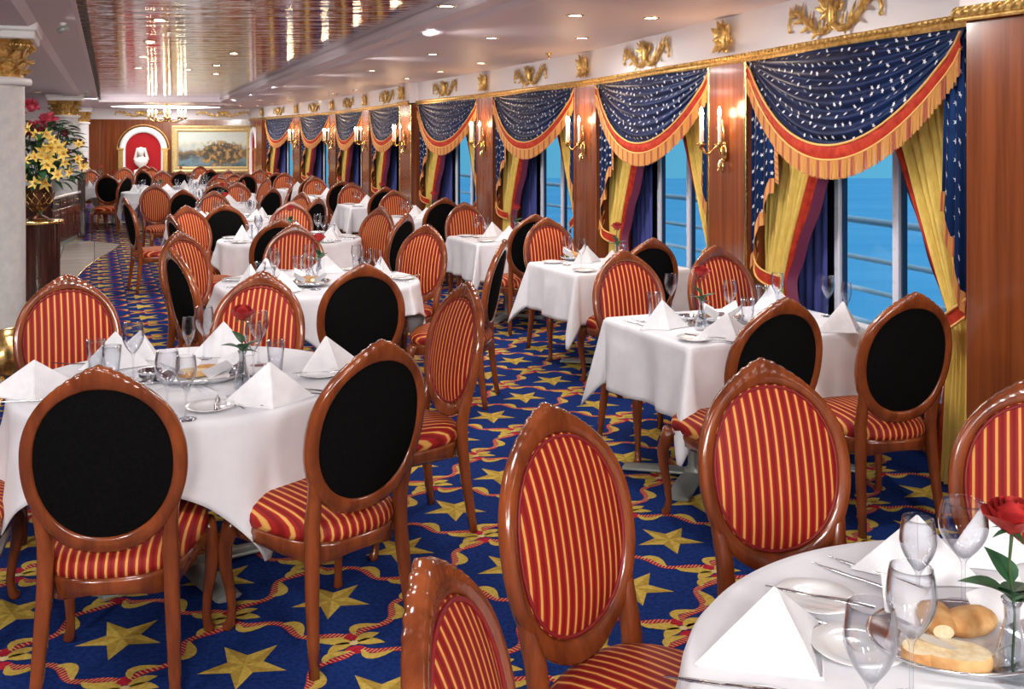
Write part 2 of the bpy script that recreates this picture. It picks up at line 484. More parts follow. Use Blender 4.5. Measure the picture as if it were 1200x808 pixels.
# stepped moulding along the right edge of the mirror
mb = MB()
prof = [(0, 2.638), (.0, 2.60), (.03, 2.575), (.07, 2.565), (.11, 2.572), (.15, 2.56), (.19, 2.53), (.24, 2.518), (.29, 2.522), (.34, 2.54), (.36, 2.548)]
rows = []
for i in range(40):
    Y = Y0 + (Y1 - Y0) * i / 39; rows.append([(RX(Y) + s_ - .02, Y, z_) for s_, z_ in prof])
mb.grid(rows, 0); mb.build('trim_2', ceil_m)['kind'] = 'structure'
mb = MB(); mb.grid([[(LX(Y) - .02, Y, 2.638), (LX(Y) - .02, Y, 2.535), (LX(Y) - .30, Y, 2.535), (LX(Y) - .36, Y, 2.50), (LX(Y) - .62, Y, 2.50), (LX(Y) - .66, Y, 2.548)] for Y in (Y0, 5, 12, Y1)], 0, sm=False)
mb.build('trim_3', ceil_m)['kind'] = 'structure'
mb = MB()
for i in range(80):
    Y = 3 + i * .24; mb.box((LX(Y) - .006, Y, 2.58), (.02, .20, .035), 0)
mb.build('trim_4', bolt_m)['kind'] = 'structure'
mb = MB(); mb.grid([[(LX(Y1), Y1 + .03, 2.638), (RX(Y1), Y1 + .03, 2.638)], [(LX(Y1), Y1, 2.53), (RX(Y1), Y1, 2.53)]], 0, sm=False)
mb.build('trim_5', ceil_m)['kind'] = 'structure'
# glowing oval cove
mb = MB(); n = 40
mb.lathe([(0.001, 2.538), (1.36, 2.538)], n, 0, Matrix.Translation((-9.0, 26.0, 0)), 1, 1.0)
mb.lathe([(1.36, 2.538), (1.38, 2.525), (1.44, 2.525), (1.46, 2.545)], n, 1, Matrix.Translation((-9.0, 26.0, 0)), 1, 1.0)
tag(mb.build('cove_light', [cove_m, ceil_m]), 'glowing white oval ceiling light in front of the end wall', 'ceiling light')

# ------------------------------------------------------------------ window wall: cornice, pillars, panels
def bead_trim(name, a, b, z, r=.03, beads=True):
    a, b = Vector(a), Vector(b); t = (b - a).normalized(); nin = Vector((-t.y, t.x, 0))
    if nin.x > 0: nin = -nin
    mb = MB(); L = (b - a).length
    prof = [(0, -.028), (.018, -.028), (.024, -.014), (.02, 0), (.03, .006), (.036, .018), (.03, .03), (.018, .034), (0, .034)]
    mb.grid([[tuple(a + t * s_ + nin * p + Vector((0, 0, z + h))) for p, h in prof] for s_ in (0, L)], 0, sm=False)
    if beads and a.y < 12:
        k = int(L / .045)
        for i in range(k):
            c = a + t * ((i + .5) * L / k) + nin * .034 + Vector((0, 0, z + .018)); mb.ball(c, (.014, .016, .014), 6, 4)
    o = mb.build(name, gold); o['kind'] = 'structure'; return o


tn = [6]
def trim_name():
    tn[0] += 1; return 'trim_%d' % tn[0]


def slab(name, a, b, n_out, th, z0, z1, m, kind='structure'):
    """wall slab whose room face runs a -> b"""
    mb = MB(); o = n_out * th
    pts = [a, b, b + o, a + o]
    mb.add([(p.x, p.y, z) for z in (z0, z1) for p in pts], [(0, 1, 5, 4), (1, 2, 6, 5), (2, 3, 7, 6), (3, 0, 4, 7), (4, 5, 6, 7), (3, 2, 1, 0)], 0, False)
    ob_ = fixn(mb.build(name, m)); ob_['kind'] = kind; return ob_


def bay_frame(i):
    """local frame of bay i: origin at far pillar centre, x towards the near pillar, y out through the wall"""
    a, b = Q[i + 1], Q[i]; x = (b - a); L = x.length; x = x.normalized(); y = Vector((-x.y, x.x, 0))
    M = Matrix(((x.x, y.x, 0, a.x), (x.y, y.y, 0, a.y), (0, 0, 1, 0), (0, 0, 0, 1)))
    return M, L


NB = 8
for i in range(NB):
    M, L = bay_frame(i); x = Vector((M[0][0], M[1][0], 0)); y = Vector((M[0][1], M[1][1], 0)); a, b = Q[i + 1], Q[i]
    off = Vector((0, 0, 0)); ext = .02
    slab('wall_right_cornice', a - x * ext, b + x * ext, y, .5, ZC0, ZC1, corn_m)
    bead_trim(trim_name(), a, b, ZC0)
    slab('wall_right_panel', a + y * .36, b + y * .36, y, .12, 0, .36, wallwood)
    slab('wall_right_sill', a + y * .16, b + y * .16, y, .22, .34, .38, wallwood)
    slab('wall_right_head', a + y * .36, b + y * .36, y, .12, 2.10, 2.3, navy_dark)
# pillars
for i in range(1, 9):
    d1 = (Q[i - 1] - Q[min(i + 1, 8)]).normalized(); y = Vector((-d1.y, d1.x, 0))
    pr = .02 if i not in (4, 8) else .10
    pw = PW if i not in (4,) else .30
    a = Q[i] - d1 * pw - y * pr; b = Q[i] + d1 * pw - y * pr
    slab('wall_right_pillar', a, b, y, .5, 0, ZC0 - .02, wallwood)
    for q in (a, b):
        e1 = MB(); e1.tube([(q.x, q.y, .02), (q.x, q.y, ZC0 - .03)], .012, 6); e1.build(trim_name(), brass if i in (1, 4) else wallwood)['kind'] = 'structure'
    if i == 4:
        slab('wall_right_cornice', a - y * .02, b - y * .02, y, .5, ZC0, ZC1, corn_m)
        bead_trim(trim_name(), a - y * .02, b - y * .02, ZC0, beads=False)
# nearest pillar stands forward into the room
pa = Vector((1.985, 4.36, 0)); pd = Vector((.40, -.9165, 0)); pb = pa + pd * 1.9; py_ = Vector((.9165, .40, 0))
slab('wall_right_pillar', pa, pb, py_, .9, 0, ZC0 - .02, wallwood)
slab('wall_right_cornice', pa - pd * .02 - py_ * .02, pb, py_, 1.0, ZC0, ZC1, corn_m)
mb = MB(); L = 1.9
for zz, rr in ((ZC0 + .012, .026), (ZC0 - .018, .012)):
    mb.tube([pa - pd * .03 - py_ * .03 + Vector((0, 0, zz)), pb - py_ * .03 + Vector((0, 0, zz))], rr, 8)
for i in range(44):
    c = pa + pd * (i * .043 - .02) - py_ * .045 + Vector((0, 0, ZC0 + .012))
    mb.tube([c + pd * -.018 + Vector((0, 0, -.02)), c - py_ * .01, c + pd * .018 + Vector((0, 0, .02))], [.007, .012, .007], 6)
mb.build(trim_name(), gold)['kind'] = 'structure'
slab('wall_right_near', pb, pb + Vector((.4, -6.5, 0)), Vector((1, 0, 0)), .3, 0, ZCEIL, wallwood)

# ------------------------------------------------------------------ end wall, left wall, back wall
WE = [Vector((-15, 26.6, 0)), Vector((-11.55, 27.2, 0)), Vector((-7.36, 28.05, 0)), Vector((-6.62, 26.42, 0))]
for k, (a, b) in enumerate(zip(WE, WE[1:])):
    t = (b - a).normalized(); nout = Vector((-t.y, t.x, 0))
    slab(('wall_left_end', 'wall_end', 'wall_end_side')[k], a, b, nout, .3, 0, ZC0, (white_m, wallwood, wallwood)[k])
    slab('wall_end_cornice', a, b, nout, .3, ZC0, ZC1 + .02, corn_m)
    bead_trim(trim_name(), a, b, ZC0, beads=False) if k else None
slab('wall_left', Vector((-13.5, -4, 0)), Vector((-13.5, 27, 0)), Vector((-1, 0, 0)), .3, 0, ZCEIL, white_m)
slab('wall_back', Vector((-13.6, -3.9, 0)), Vector((4.2, -3.9, 0)), Vector((0, -1, 0)), .3, 0, ZCEIL, wallwood)

# ------------------------------------------------------------------ gilt ornaments on the cornice
def scroll_ornament():
    mb = MB()
    # centre cartouche (local x along the wall, y out of the wall negative = room side, z up)
    mb.ball((0, -.02, -.01), (.026, .03, .075), 12, 8)
    for k in range(5):
        w = R(-50 + 25 * k); mb.leaf((0, -.03, .03), (sin(w), -.1, cos(w)), (0, -1, 0), .085, .014, curl=-.1)
    for sx_ in (-1, 1):
        for k, (ax, az, L, W) in enumerate(((.2, 1, .10, .018), (.6, .8, .11, .02), (.95, .35, .10, .018), (.8, -.5, .07, .014), (.3, -1, .07, .015))):
            mb.leaf((sx_ * .01, -.02, .01), (sx_ * ax, -.15, az), (0, -1, 0), L, W, curl=-.25)
        # volutes
        P = []; r_ = []
        for j in range(22):
            w = j / 21 * 3.4 * PI; rr = .034 * (1 - j / 24)
            P.append((sx_ * (.06 + rr * sin(w)), -.025 - .006 * j / 21, .035 + rr * cos(w))); r_.append(.010 * (1 - .4 * j / 21))
        mb.tube(P, r_, 6)
        # long tapering arm that dips, rises and ends in a drooping curl
        cp = [(.02, -.06), (.07, -.085), (.13, -.08), (.19, -.045), (.24, .0), (.29, .035), (.335, .045), (.37, .025), (.385, -.015), (.378, -.05)]
        P = []; r_ = []
        for j in range(28):
            q = j / 27 * (len(cp) - 1); a0 = min(int(q), len(cp) - 2); f_ = q - a0; f_ = f_ * f_ * (3 - 2 * f_) * .3 + f_ * .7
            P.append((sx_ * (cp[a0][0] * (1 - f_) + cp[a0 + 1][0] * f_), -.02, cp[a0][1] * (1 - f_) + cp[a0 + 1][1] * f_)); r_.append(.015 * (1 - j / 27) ** .7 + .006)
        mb.tube(P, r_, 7)
        mb.ball(P[-1], .013, 8, 5)
        for t_i, ax, az, L_ in ((4, .1, 1, .09), (6, .5, 1, .11), (8, .15, 1, .10), (10, .6, .9, .12), (12, .2, 1, .10), (14, .7, .9, .10), (16, .2, 1, .06), (18, .8, .7, .07), (20, .3, 1, .05), (12, 1, -.25, .08), (9, 1, -.5, .07), (5, .6, -.7, .06), (16, 1, -.4, .06)):
            mb.leaf(P[t_i], (sx_ * ax, -.2, az), (0, -1, 0), L_, .014, curl=.3 if az > 0 else -.2)
    return mb.build('gilt_scroll_ornament', gold)


def palmette():
    mb = MB()
    mb.ball((0, -.02, 0), (.028, .028, .10), 12, 8)
    for sx_ in (-1, 1):
        for ax, az, L, W, z0 in ((.2, 1, .12, .03, .02), (.75, .8, .12, .036, .0), (1, .1, .085, .034, -.01), (.7, -.7, .11, .034, -.02), (.2, -1, .09, .028, -.02)):
            mb.leaf((sx_ * .008, -.02, z0), (sx_ * ax, -.2, az), (0, -1, 0), L, W, curl=-.2)
        P = []
        for j in range(16):
            w = j / 15 * 2.6 * PI; rr = .026 * (1 - j / 18); P.append((sx_ * (.05 + rr * sin(w)), -.035, -.03 + rr * cos(w)))
        mb.tube(P, .007, 6)
    return mb.build('gilt_palmette', gold)


ORD = ['nearest', 'second', 'third', 'fourth', 'fifth', 'sixth', 'seventh', 'eighth', 'ninth', 'tenth']
pro_s, pro_p = Proto(scroll_ornament), Proto(palmette)
for i in range(NB):
    M, L = bay_frame(i)
    mid = M @ Vector((L / 2 + (.03 if i else -.02), -.002, 2.405)); ang = math.atan2(M[1][0], M[0][0])
    pro_s.get(mid, ang, 'gilt scroll ornament on the white cornice above the %s window from the camera' % ORD[i], 'ornament', 'gilt scrolls on the cornice', (1.22, 1, 1.08))
for i in range(1, 9):
    d1 = (Q[i - 1] - Q[min(i + 1, 8)]).normalized(); y = Vector((-d1.y, d1.x, 0)); ang = math.atan2(d1.y, d1.x)
    p = Q[i] - y * (.005 if i != 4 else .13)
    pro_p.get((p.x, p.y, 2.395), ang, 'gilt leaf palmette on the cornice above the %s wooden wall pillar' % ORD[i], 'ornament', 'gilt palmettes on the cornice', (1.6, 1, 1.0))
for x_, lab in ((167, 'above the arched niche'), (262, 'above the framed painting')):
    Y = 27.2 + (27.9 - 27.2) * (x_ - 99) / 190; pro_s.get(((x_ - 600) * Y / F, Y - .05, 2.40), R(11), 'gilt scroll ornament on the end wall cornice ' + lab, 'ornament', 'gilt scrolls on the cornice', (1.8, 1, .8))

# ------------------------------------------------------------------ curtains and windows (prototype bay is 2.4 m wide between pillars)
W0 = 2.40


def drop(u):   # depth of the navy swag below the cornice, u 0..1
    u = max(0, u) ** 1.18; return .02 + .53 * max(0, 1 - (2 * u - 1) ** 2) ** .95


def swag_pt(u, v, W=W0, ex=0.0):
    D = drop(u); z = 2.215 - v * D - ex
    k = sin(PI * u)
    amp = .016 * k * (1 - .2 * v)
    ph = 2 * PI * 6.5 * v + .8 * cos(PI * u)
    y = .05 - .14 * k ** .8 * (.35 + .65 * v) + amp * sin(ph) - .03
    # side pinches fan in to the top corners
    xx = (u + .0 * sin(2 * PI * u)) * W
    y = y * min(1, k * 6) 
    return Vector((xx, y, z))


def star_at(mb, c, t1, t2, r, mi, ang=0):
    vs = [c]
    for k in range(10):
        rr = r if k % 2 == 0 else r * .42; w = k * PI / 5 + PI / 2 + ang
        vs.append(c + t1 * (rr * cos(w)) + t2 * (rr * sin(w)))
    mb.add(vs, [(0, 1 + k, 1 + (k + 1) % 10) for k in range(10)], mi, False)


def make_swag():
    root = empty('window_swag')
    mb = MB(); n, m = 48, 60
    mb.grid([[swag_pt(i / n, j / m) for j in range(m + 1)] for i in range(n + 1)], 0)
    r2 = random.Random(3)
    for j in range(9):
        v = (j + .5) / 9
        for i in range(26):
            u = (i + .5 * (j % 2) + .35 + r2.uniform(-.25, .25)) / 26.5; v = (j + .5 + r2.uniform(-.32, .32)) / 9; u = min(.985, max(.015, u))
            if drop(u) * 9 < .55 and False: continue
            if (drop(u) < .34 and j % 2) or (drop(u) < .16 and j % 4): continue
            c = swag_pt(u, v); t1 = (swag_pt(min(1, u + .01), v) - swag_pt(u - .01, v)).normalized(); t2 = (swag_pt(u, v - .008) - swag_pt(u, v + .008)).normalized()
            nrm = t1.cross(t2); nrm = nrm if nrm.y < 0 else -nrm
            star_at(mb, c + nrm * .005, t1, t2, .0168, 1, r2.uniform(-1, 1))
    mb.build('star_cloth', [navy, star_w], root)
    # red band with gold cords
    mb = MB(); mb.grid([[swag_pt(i / n, 1, ex=q * .078) + Vector((0, -.012 - .01 * sin(PI * q) + .004 * sin(i * 2.1), 0)) for q in (0, .25, .5, .75, 1)] for i in range(n + 1)], 0)
    mb.build('red_band', red_f, root)
    mb = MB(); mb.tube([swag_pt(i / n, 1) + Vector((0, -.018, .0)) for i in range(n + 1)], .007, 6)
    mb.tube([swag_pt(i / n, 1, ex=.08) + Vector((0, -.018, 0)) for i in range(n + 1)], .006, 6); mb.build('gold_cord', goldtrim, root)
    mb = MB(); k = 230
    for i in range(k):
        u = (i + .5) / k; c = swag_pt(u, 1, ex=.076) + Vector((0, -.014, 0)); w = .0044; Lf = .10 + .012 * abs(sin(i * 1.3))
        mi = 1 if (i * 7 % 11) in (1, 4, 8) else 0; yy = .005 * sin(i * 2.7)
        mb.add([c + Vector((-w, yy, 0)), c + Vector((w, -yy, 0)), c + Vector((w * .9, -yy - .003, -Lf)), c + Vector((0, -.007, -Lf)), c + Vector((-w * .9, yy - .003, -Lf)), c + Vector((0, -.007, 0))],
               [(0, 5, 3, 4), (5, 1, 2, 3)], mi, False)
    mb.build('fringe', [fringe_a, fringe_b], root)
    return root


def jabot_bottom(s):     # s 0 at the pillar .. 1 at the opening side
    zig = .10 * (abs(((s * 2.5) % 1) - .5) * 2 - .5)
    return .86 + .62 * s ** .8 + zig


def make_jabot(right):
    root = empty('star_jabot'); Wj = .32 if not right else .17
    sg = -1 if right else 1
    mb = MB(); n, m = 40, 24

    def P(s, v, dy=0): zb = jabot_bottom(s); z = 2.205 - v * (2.205 - zb); wid = 1 - .12 * sin(PI * v) * s
        # pleats
    def P(s, v, dy=0.0):
        zb = jabot_bottom(s); z = 2.205 - v * (2.205 - zb)
        return Vector((sg * s * Wj * (1 - .15 * (1 - v)), -.0 + .022 * sin(2 * PI * s * 2.5) * (.4 + .6 * v) + dy, z))
    mb.grid([[P(i / n, j / m) for j in range(m + 1)] for i in range(n + 1)], 0)
    for j in range(22):
        for i in range(3 if right else 6):
            s = (i + .5 * (j % 2) + .25) / (3.3 if right else 6.3); v = (j + .5) / 22
            c = P(s, v); t1 = (P(min(1, s + .01), v) - P(s - .01, v)).normalized(); t2 = Vector((0, 0, 1))
            nrm = t1.cross(t2); nrm = nrm if nrm.y < 0 else -nrm
            star_at(mb, c + nrm * .004, t1, t2, .0155, 1, j)
    mb.build('star_cloth', [navy_dark if False else navy, star_w], root)
    mb = MB(); k = 70
    for i in range(k):
        s = (i + .5) / k; c = P(s, 1); w = Wj / k * .55; mi = 1 if (i // 2) % 3 == 1 else 0; yy = -.004
        d0, d1 = P(max(0, s - .5 / k), 1), P(min(1, s + .5 / k), 1); dn = Vector((0, 0, -.075))
        mb.add([d0 + Vector((0, yy, .02)), d1 + Vector((0, yy, .02)), d1 + dn + Vector((0, yy - .005, 0)), d0 + dn + Vector((0, yy - .005, 0))], [(0, 1, 2, 3)], mi, False)
    # return of the fringe on the outer edge of the cascade
    for j in (() if right else range(24)):
        v = .62 + .38 * j / 24; a_ = P(1, v); b_ = P(1, min(1, v + .38 / 24)); o = Vector((sg * .055, -.004, -.02))
        mb.add([a_, a_ + o, b_ + o, b_], [(0, 1, 2, 3)], j % 3 == 1, False)
    mb.build('fringe', [fringe_a, fringe_b], root)
    return root


ZT = .80


def drape_edge(z):
    """distance of the leading edge from the pillar at height z"""
    if z > ZT:
        t = (z - ZT) / (2.2 - ZT); return .25 + .70 * t + .02 * sin(PI * t)
    t = (ZT - z) / ZT; return .25 + .10 * t ** .8


def make_drape(right):
    root = empty('tied_curtain'); sg = -1 if right else 1
    nu, nv = 72, 40

    def P(u, v, dy=0.0):
        z = 2.2 - v * 2.185
        e = drape_edge(z); g = math.exp(-((z - ZT) / .16) ** 2)
        s = e * u
        pin = .004 + .02 * (1 - g)
        y = .10 + pin * sin(2 * PI * 9 * u + 1.2 * sin(3 * v)) - .03 * g * sin(PI * u) + .008 * sin(2 * PI * 4 * u + v * 4)
        return Vector((sg * s, y + dy, z))
    mb = MB(); ub = .90 if right else .92
    us = [i / nu for i in range(nu + 1)]
    mb.grid([[P(u, j / nv) for j in range(nv + 1)] for u in us if u <= ub], 0)
    mb.build('yellow_cloth', yellow_f, root)
    mb = MB()
    last = [u for u in us if u <= ub][-1]
    mb.grid([[P(u, j / nv, -.006 - .0 * j) for j in range(nv + 1)] for u in (last - .01, last + .008, last + .026)], 1)
    mb.grid([[P(u, j / nv, -.004 + .02 * (u - last) * 3) for j in range(nv + 1)] for u in (last + .02, last + .3 * (1.03 - last), last + .6 * (1.03 - last), 1.0, 1.03)], 0)
    # plum lining turned back towards the window
    mb.grid([[P(1.03, j / nv, .0) + Vector((sg * q * (.02 if right else .03), q * (.10 if right else .06) - .006 * sin(j), 0)) for j in range(nv + 1)] for q in (0, .3, .65, 1)], 2)
    mb.build('red_border', [red_f, goldtrim, purple_f], root)
    mb = MB()   # tieback from the pillar round the gathered cloth
    path = []
    for q in range(21):
        t = q / 20; path.append(Vector((sg * (-.015 + .285 * t), .05 - .075 * sin(PI * t ** .8), .98 - .20 * t ** .6 - .02 * sin(PI * t))))
    w_ = .045
    mb.grid([[p + Vector((0, .004 * abs(q) * 0, q * w_)) for q in (-.82, -.4, 0, .4, .82)] for p in path], 0)
    for s_ in (-1, 1): mb.tube([p + Vector((0, -.004, s_ * w_ * .9)) for p in path], .007, 6, 1)
    mb.build('tieback', [red_f, goldtrim], root)
    return root


def make_inner():
    mb = MB()
    mb.grid([[Vector((i / 40 * .50, .0 + .016 * sin(i / 40 * 2 * PI * 5), z)) for z in (.40, 1.2, 2.15)] for i in range(41)], 0)
    return mb.build('pleated_blue_curtain', blue_f)


pro_swag = Proto(make_swag); pro_jl = Proto(lambda: make_jabot(False)); pro_jr = Proto(lambda: make_jabot(True))
pro_dl = Proto(lambda: make_drape(False)); pro_dr = Proto(lambda: make_drape(True)); pro_in = Proto(make_inner)


def make_window(i, M, L):
    c0 = PW + (.04 if i == 3 else 0); c1 = L - PW - (.04 if i == 4 else 0) if i else L - .30
    mid = (c0 + c1) / 2; hw = .60
    root = empty('window_%d' % (i + 1)); root.matrix_world = M; root['kind'] = 'structure'
    yy = .40
    mb = MB()
    for s_ in (-hw, 0, hw):
        mb.box((mid + s_, yy, 1.26), (.055, .05, 1.76), 0, bev=.006)
    for z_ in (.40, 2.12): mb.box((mid, yy, z_), (2 * hw + .055, .05, .07), 0, bev=.006)
    for s_ in (-1, 1): mb.box((mid + s_ * (hw + .35), yy + .03, 1.26), (.62, .03, 1.80), 2)
    for s_ in (-hw, 0, hw):
        for k in range(9):
            mb.lathe([(.0001, -.006), (.010, -.006), (.011, 0)], 6, 1, Matrix.Translation((mid + s_ - .008, yy - .026, .5 + k * .19)) @ Matrix.Rotation(R(90), 4, 'X'))
    for s_ in (-hw, 0, hw):
        for o in (-.04, .04):
            if abs(s_ + o) > hw + .01: continue
            mb.box((mid + s_ + o, yy + .01, 1.26), (.014, .03, 1.70), 3)
    for z_ in (.445, 2.075): mb.box((mid, yy + .01, z_), (2 * hw - .06, .03, .014), 3)
    fr = mb.build('window_frame', [alu, bolt_m, navy_dark, seal_m], root)
    for s_ in (-1, 1):
        g = MB(); g.box((mid + s_ * hw / 2, yy + .012, 1.26), (hw - .05, .008, 1.66), 0); g.build('window_pane', pane_m, root)
    return mid, hw


for i in range(NB):
    M, L = bay_frame(i)
    c0 = PW + (.04 if i == 3 else 0); c1 = L - PW - (.04 if i == 4 else 0) if i else L - .30
    Wb = c1 - c0; sc = Wb / W0; ang = math.atan2(M[1][0], M[0][0])
    wn = ORD[i] + ' window'
    def L2(x_, y_, z_=0): return M @ Vector((x_, y_, z_))
    pro_swag.get(L2(c0, 0), ang, 'navy swag printed with white stars and fringed in gold over the %s' % wn, 'curtain', 'starred swags over the windows', (sc, 1, 1))
    pro_jl.get(L2(c0 + .01, .02), ang, 'navy starred cascade with fringe at the far side of the %s' % wn, 'curtain', 'starred side cascades')
    pro_jr.get(L2(c1 - .01, .02), ang, 'navy starred cascade with fringe at the near side of the %s' % wn, 'curtain', 'starred side cascades')
    pro_dl.get(L2(c0 + .012, .03), ang, 'yellow curtain tied back with a red band at the far side of the %s' % wn, 'curtain', 'yellow tied back curtains')
    pro_dr.get(L2(c1 - .012, .03), ang, 'yellow curtain tied back with a red band at the near side of the %s' % wn, 'curtain', 'yellow tied back curtains')
    mid, hw = make_window(i, M, L)
    pro_in.get(L2(mid - hw - .53, .33), ang, 'dark blue pleated curtain behind the yellow one, far side of the %s' % wn, 'curtain', 'blue inner curtains')
    pro_in.get(L2(mid + hw + .03, .33), ang, 'dark blue pleated curtain behind the yellow one, near side of the %s' % wn, 'curtain', 'blue inner curtains')


# ------------------------------------------------------------------ outside: deck rail and sea
sea_m = noise_col(mat('sea_water', (.10, .42, .70), .8, spec=.1), (.26, .62, .80), (.34, .70, .86), (.05, .4, .1), 3)
mb = MB(); mb.add([(2.9, -6, -3), (120, -6, -3), (120, 120, -3), (-20, 120, -3), (-5.8, 31, -3)], [(0, 1, 2, 3, 4)], 0, False)
tag(mb.build('sea_outside', sea_m), kind='stuff', label='blue sea seen through the windows', cat='sea')
rail_m = mat('deck_rail_paint', (.9, .93, .95), .7, spec=.1)
deck_out = [(4.2, -1.5), (3.55, 5.0), (2.95, 7.4), (2.2, 10.2), (1.1, 13.1), (-.15, 15.9), (-1.2, 18.7), (-2.3, 21.4), (-3.5, 24.0), (-4.9, 26.6)]
rail = empty('deck_railing', (3.2, 6, 0)); tag(rail, 'pale railing of horizontal bars on the deck outside the windows', 'railing')
for zz in (.25, .5, .75, 1.05):
    mb = MB(); mb.tube([(x - 3.2, y - 6, zz) for x, y in deck_out], .022 if zz < 1 else .03, 6); mb.build('rail_bar', rail_m, rail)
# ------------------------------------------------------------------ candle sconces
def make_sconce():
    root = empty('candle_sconce')
    mb = MB()
    mb.ball((0, -.015, .0), (.035, .018, .075), 10, 8); mb.ball((0, -.03, -.10), (.016, .016, .05), 8, 6)
    mb.tube([(0, -.02, .07), (0, -.025, .14), (0, -.03, .22)], [.012, .02, .006], 8)
    mb.leaf((0, -.03, .06), (0, -.2, 1), (0, -1, 0), .12, .03, curl=-.2); mb.leaf((0, -.03, -.04), (0, -.2, -1), (0, -1, 0), .10, .025, curl=-.2)
    mb.build('back_plate', brass, root)
    for ax, ay in ((-.135, -.12), (0, -.19), (.135, -.12)):
        arm = MB()
        P = []
        for j in range(18):
            t = j / 17; P.append((ax * (t ** .9), -.03 + (ay + .03) * t, .02 + .055 * sin(PI * 1.25 * t) * (1 - t) * 2 - .075 * sin(PI * t) + .02 * t))
        arm.tube(P, .007, 7)
        pz = P[-1][2]
        Mx = Matrix.Translation((ax, ay, pz))
        arm.lathe([(.004, -.025), (.014, -.015), (.010, 0), (.034, .012), (.036, .017), (.014, .018), (.013, .03)], 12, 0, Mx)
        a_ = arm.build('arm', brass, root)
        cn = MB(); cn.lathe([(.0001, .018), (.0125, .018), (.0125, .20), (.008, .207), (.0001, .207)], 12, 0, Mx); cn.build('candle', candle_m, a_)
        fl = MB(); fl.lathe([(.0001, .205), (.010, .214), (.0145, .228), (.010, .248), (.0001, .272)], 8, 0, Mx); fl.build('flame_bulb', flame_m, a_)
    lt = bpy.data.lights.new('candle_glow', 'POINT'); lt.energy = 9; lt.color = (1, .62, .32); lt.shadow_soft_size = .06
    lo = bpy.data.objects.new('candle_glow', lt); COL.objects.link(lo); lo.parent = root; lo.location = (0, -.16, .30)
    return root


pro_sc = Proto(make_sconce)
for i in range(1, 8):
    d1 = (Q[i - 1] - Q[min(i + 1, 8)]).normalized(); y = Vector((-d1.y, d1.x, 0)); ang = math.atan2(d1.y, d1.x)
    p = Q[i] - y * (.02 if i != 4 else .10)
    pro_sc.get((p.x, p.y, 1.61), ang, 'brass three candle wall sconce on the %s wooden pillar along the windows' % ORD[i], 'wall lamp', 'candle sconces on the pillars')


# ------------------------------------------------------------------ columns with gilt capitals
def make_column(name, x, y, r, ztop, lab, floor=True):
    root = empty(name, (x, y, 0)); tag(root, lab, 'column')
    mb = MB(); zt = ztop - .425
    mb.lathe([(r, .34), (r, 1.0), (r * .97, zt - .05), (r * .97, zt - .02)], 40, 0); mb.build('shaft', marble, root)
    mb = MB(); mb.lathe([(r * 1.02, zt - .03), (r * 1.14, zt - .02), (r * 1.16, zt), (r * 1.14, zt + .025), (r * 1.0, zt + .03), (r * .96, zt + .03)], 40); mb.build('neck_ring', white_m, root)
    mb = MB(); mb.lathe([(r * 1.22, .0), (r * 1.22, .24), (r * 1.16, .25), (r * 1.17, .28), (r * 1.08, .29), (r * 1.08, .325), (r, .34)], 40); mb.build('base', brass, root)
    mb = MB(); z0 = 0.0
    mb.lathe([(r * .93, z0), (r * .92, z0 + .15), (r * .98, z0 + .3), (r * 1.12, z0 + .40), (r * 1.2, z0 + .43)], 32)
    for tier, (zz, L, W, nn, o) in enumerate(((z0, .20, .06, 12, 0), (z0 + .12, .22, .055, 12, .5))):
        for k in range(nn):
            w = 2 * PI * (k + o) / nn; dr = Vector((cos(w), sin(w), 0))
            mb.leaf(dr * (r * .95) + Vector((0, 0, zz)), (dr.x * .22, dr.y * .22, 1), -dr, L, W * r / .28, curl=-.0, n=6)
            tip = dr * (r * .95 + L * .26) + Vector((0, 0, zz + L * .93)); mb.ball(tip, (.028, .028, .02), 6, 4)
            for sd in (-1, 1):
                tt = Vector((-dr.y, dr.x, 0)) * sd; mb.leaf(dr * (r * .98) + Vector((0, 0, zz + .03)), (dr.x * .4 + tt.x * .6, dr.y * .4 + tt.y * .6, .8), -dr, L * .5, .02, curl=.2)
    for k in range(4):
        w = PI / 4 + k * PI / 2 + R(22.7); dr = Vector((cos(w), sin(w), 0)); c = dr * (r * 1.28) + Vector((0, 0, z0 + .37)); tg = Vector((-dr.y, dr.x, 0))
        P = []; rr_ = []
        for j in range(30):
            q = j / 29; a_ = q * 4.4 * PI; rd = .072 * (1 - q * .82); P.append(c + dr * (rd * cos(a_)) + Vector((0, 0, rd * sin(a_)))); rr_.append(.017 * (1 - .5 * q))
        for o in (-.03, 0, .03): mb.tube([p + tg * o for p in P], rr_, 6)
    mb.build('gilt_capital', gold, root, Matrix.Translation((0, 0, zt + .03)) @ Matrix.Diagonal((1, 1, .62, 1)))
    mb = MB(); s_ = r * 1.28
    Mx = rotz(R(22.7))
    mb.box((0, 0, ztop - .10), (2 * s_, 2 * s_, .06), 0, Mx, bev=.01); mb.box((0, 0, ztop - .04), (2.12 * s_, 2.12 * s_, .07), 0, Mx, bev=.01); mb.build('abacus', white_m, root)
    return root


make_column('marble_column', -3.86, 7.3, .275, ZCEIL - .001, 'pale marble column with gilt capital at the left edge, nearest of the columns')
make_column('marble_column', -8.42, 18.8, .235, ZCEIL - .001, 'pale column with gilt capital rising behind the yellow and red flowers')
make_column('marble_column', -11.4, 26.4, .20, ZCEIL - .001, 'farthest white column with gilt capital beside the wooden end wall')

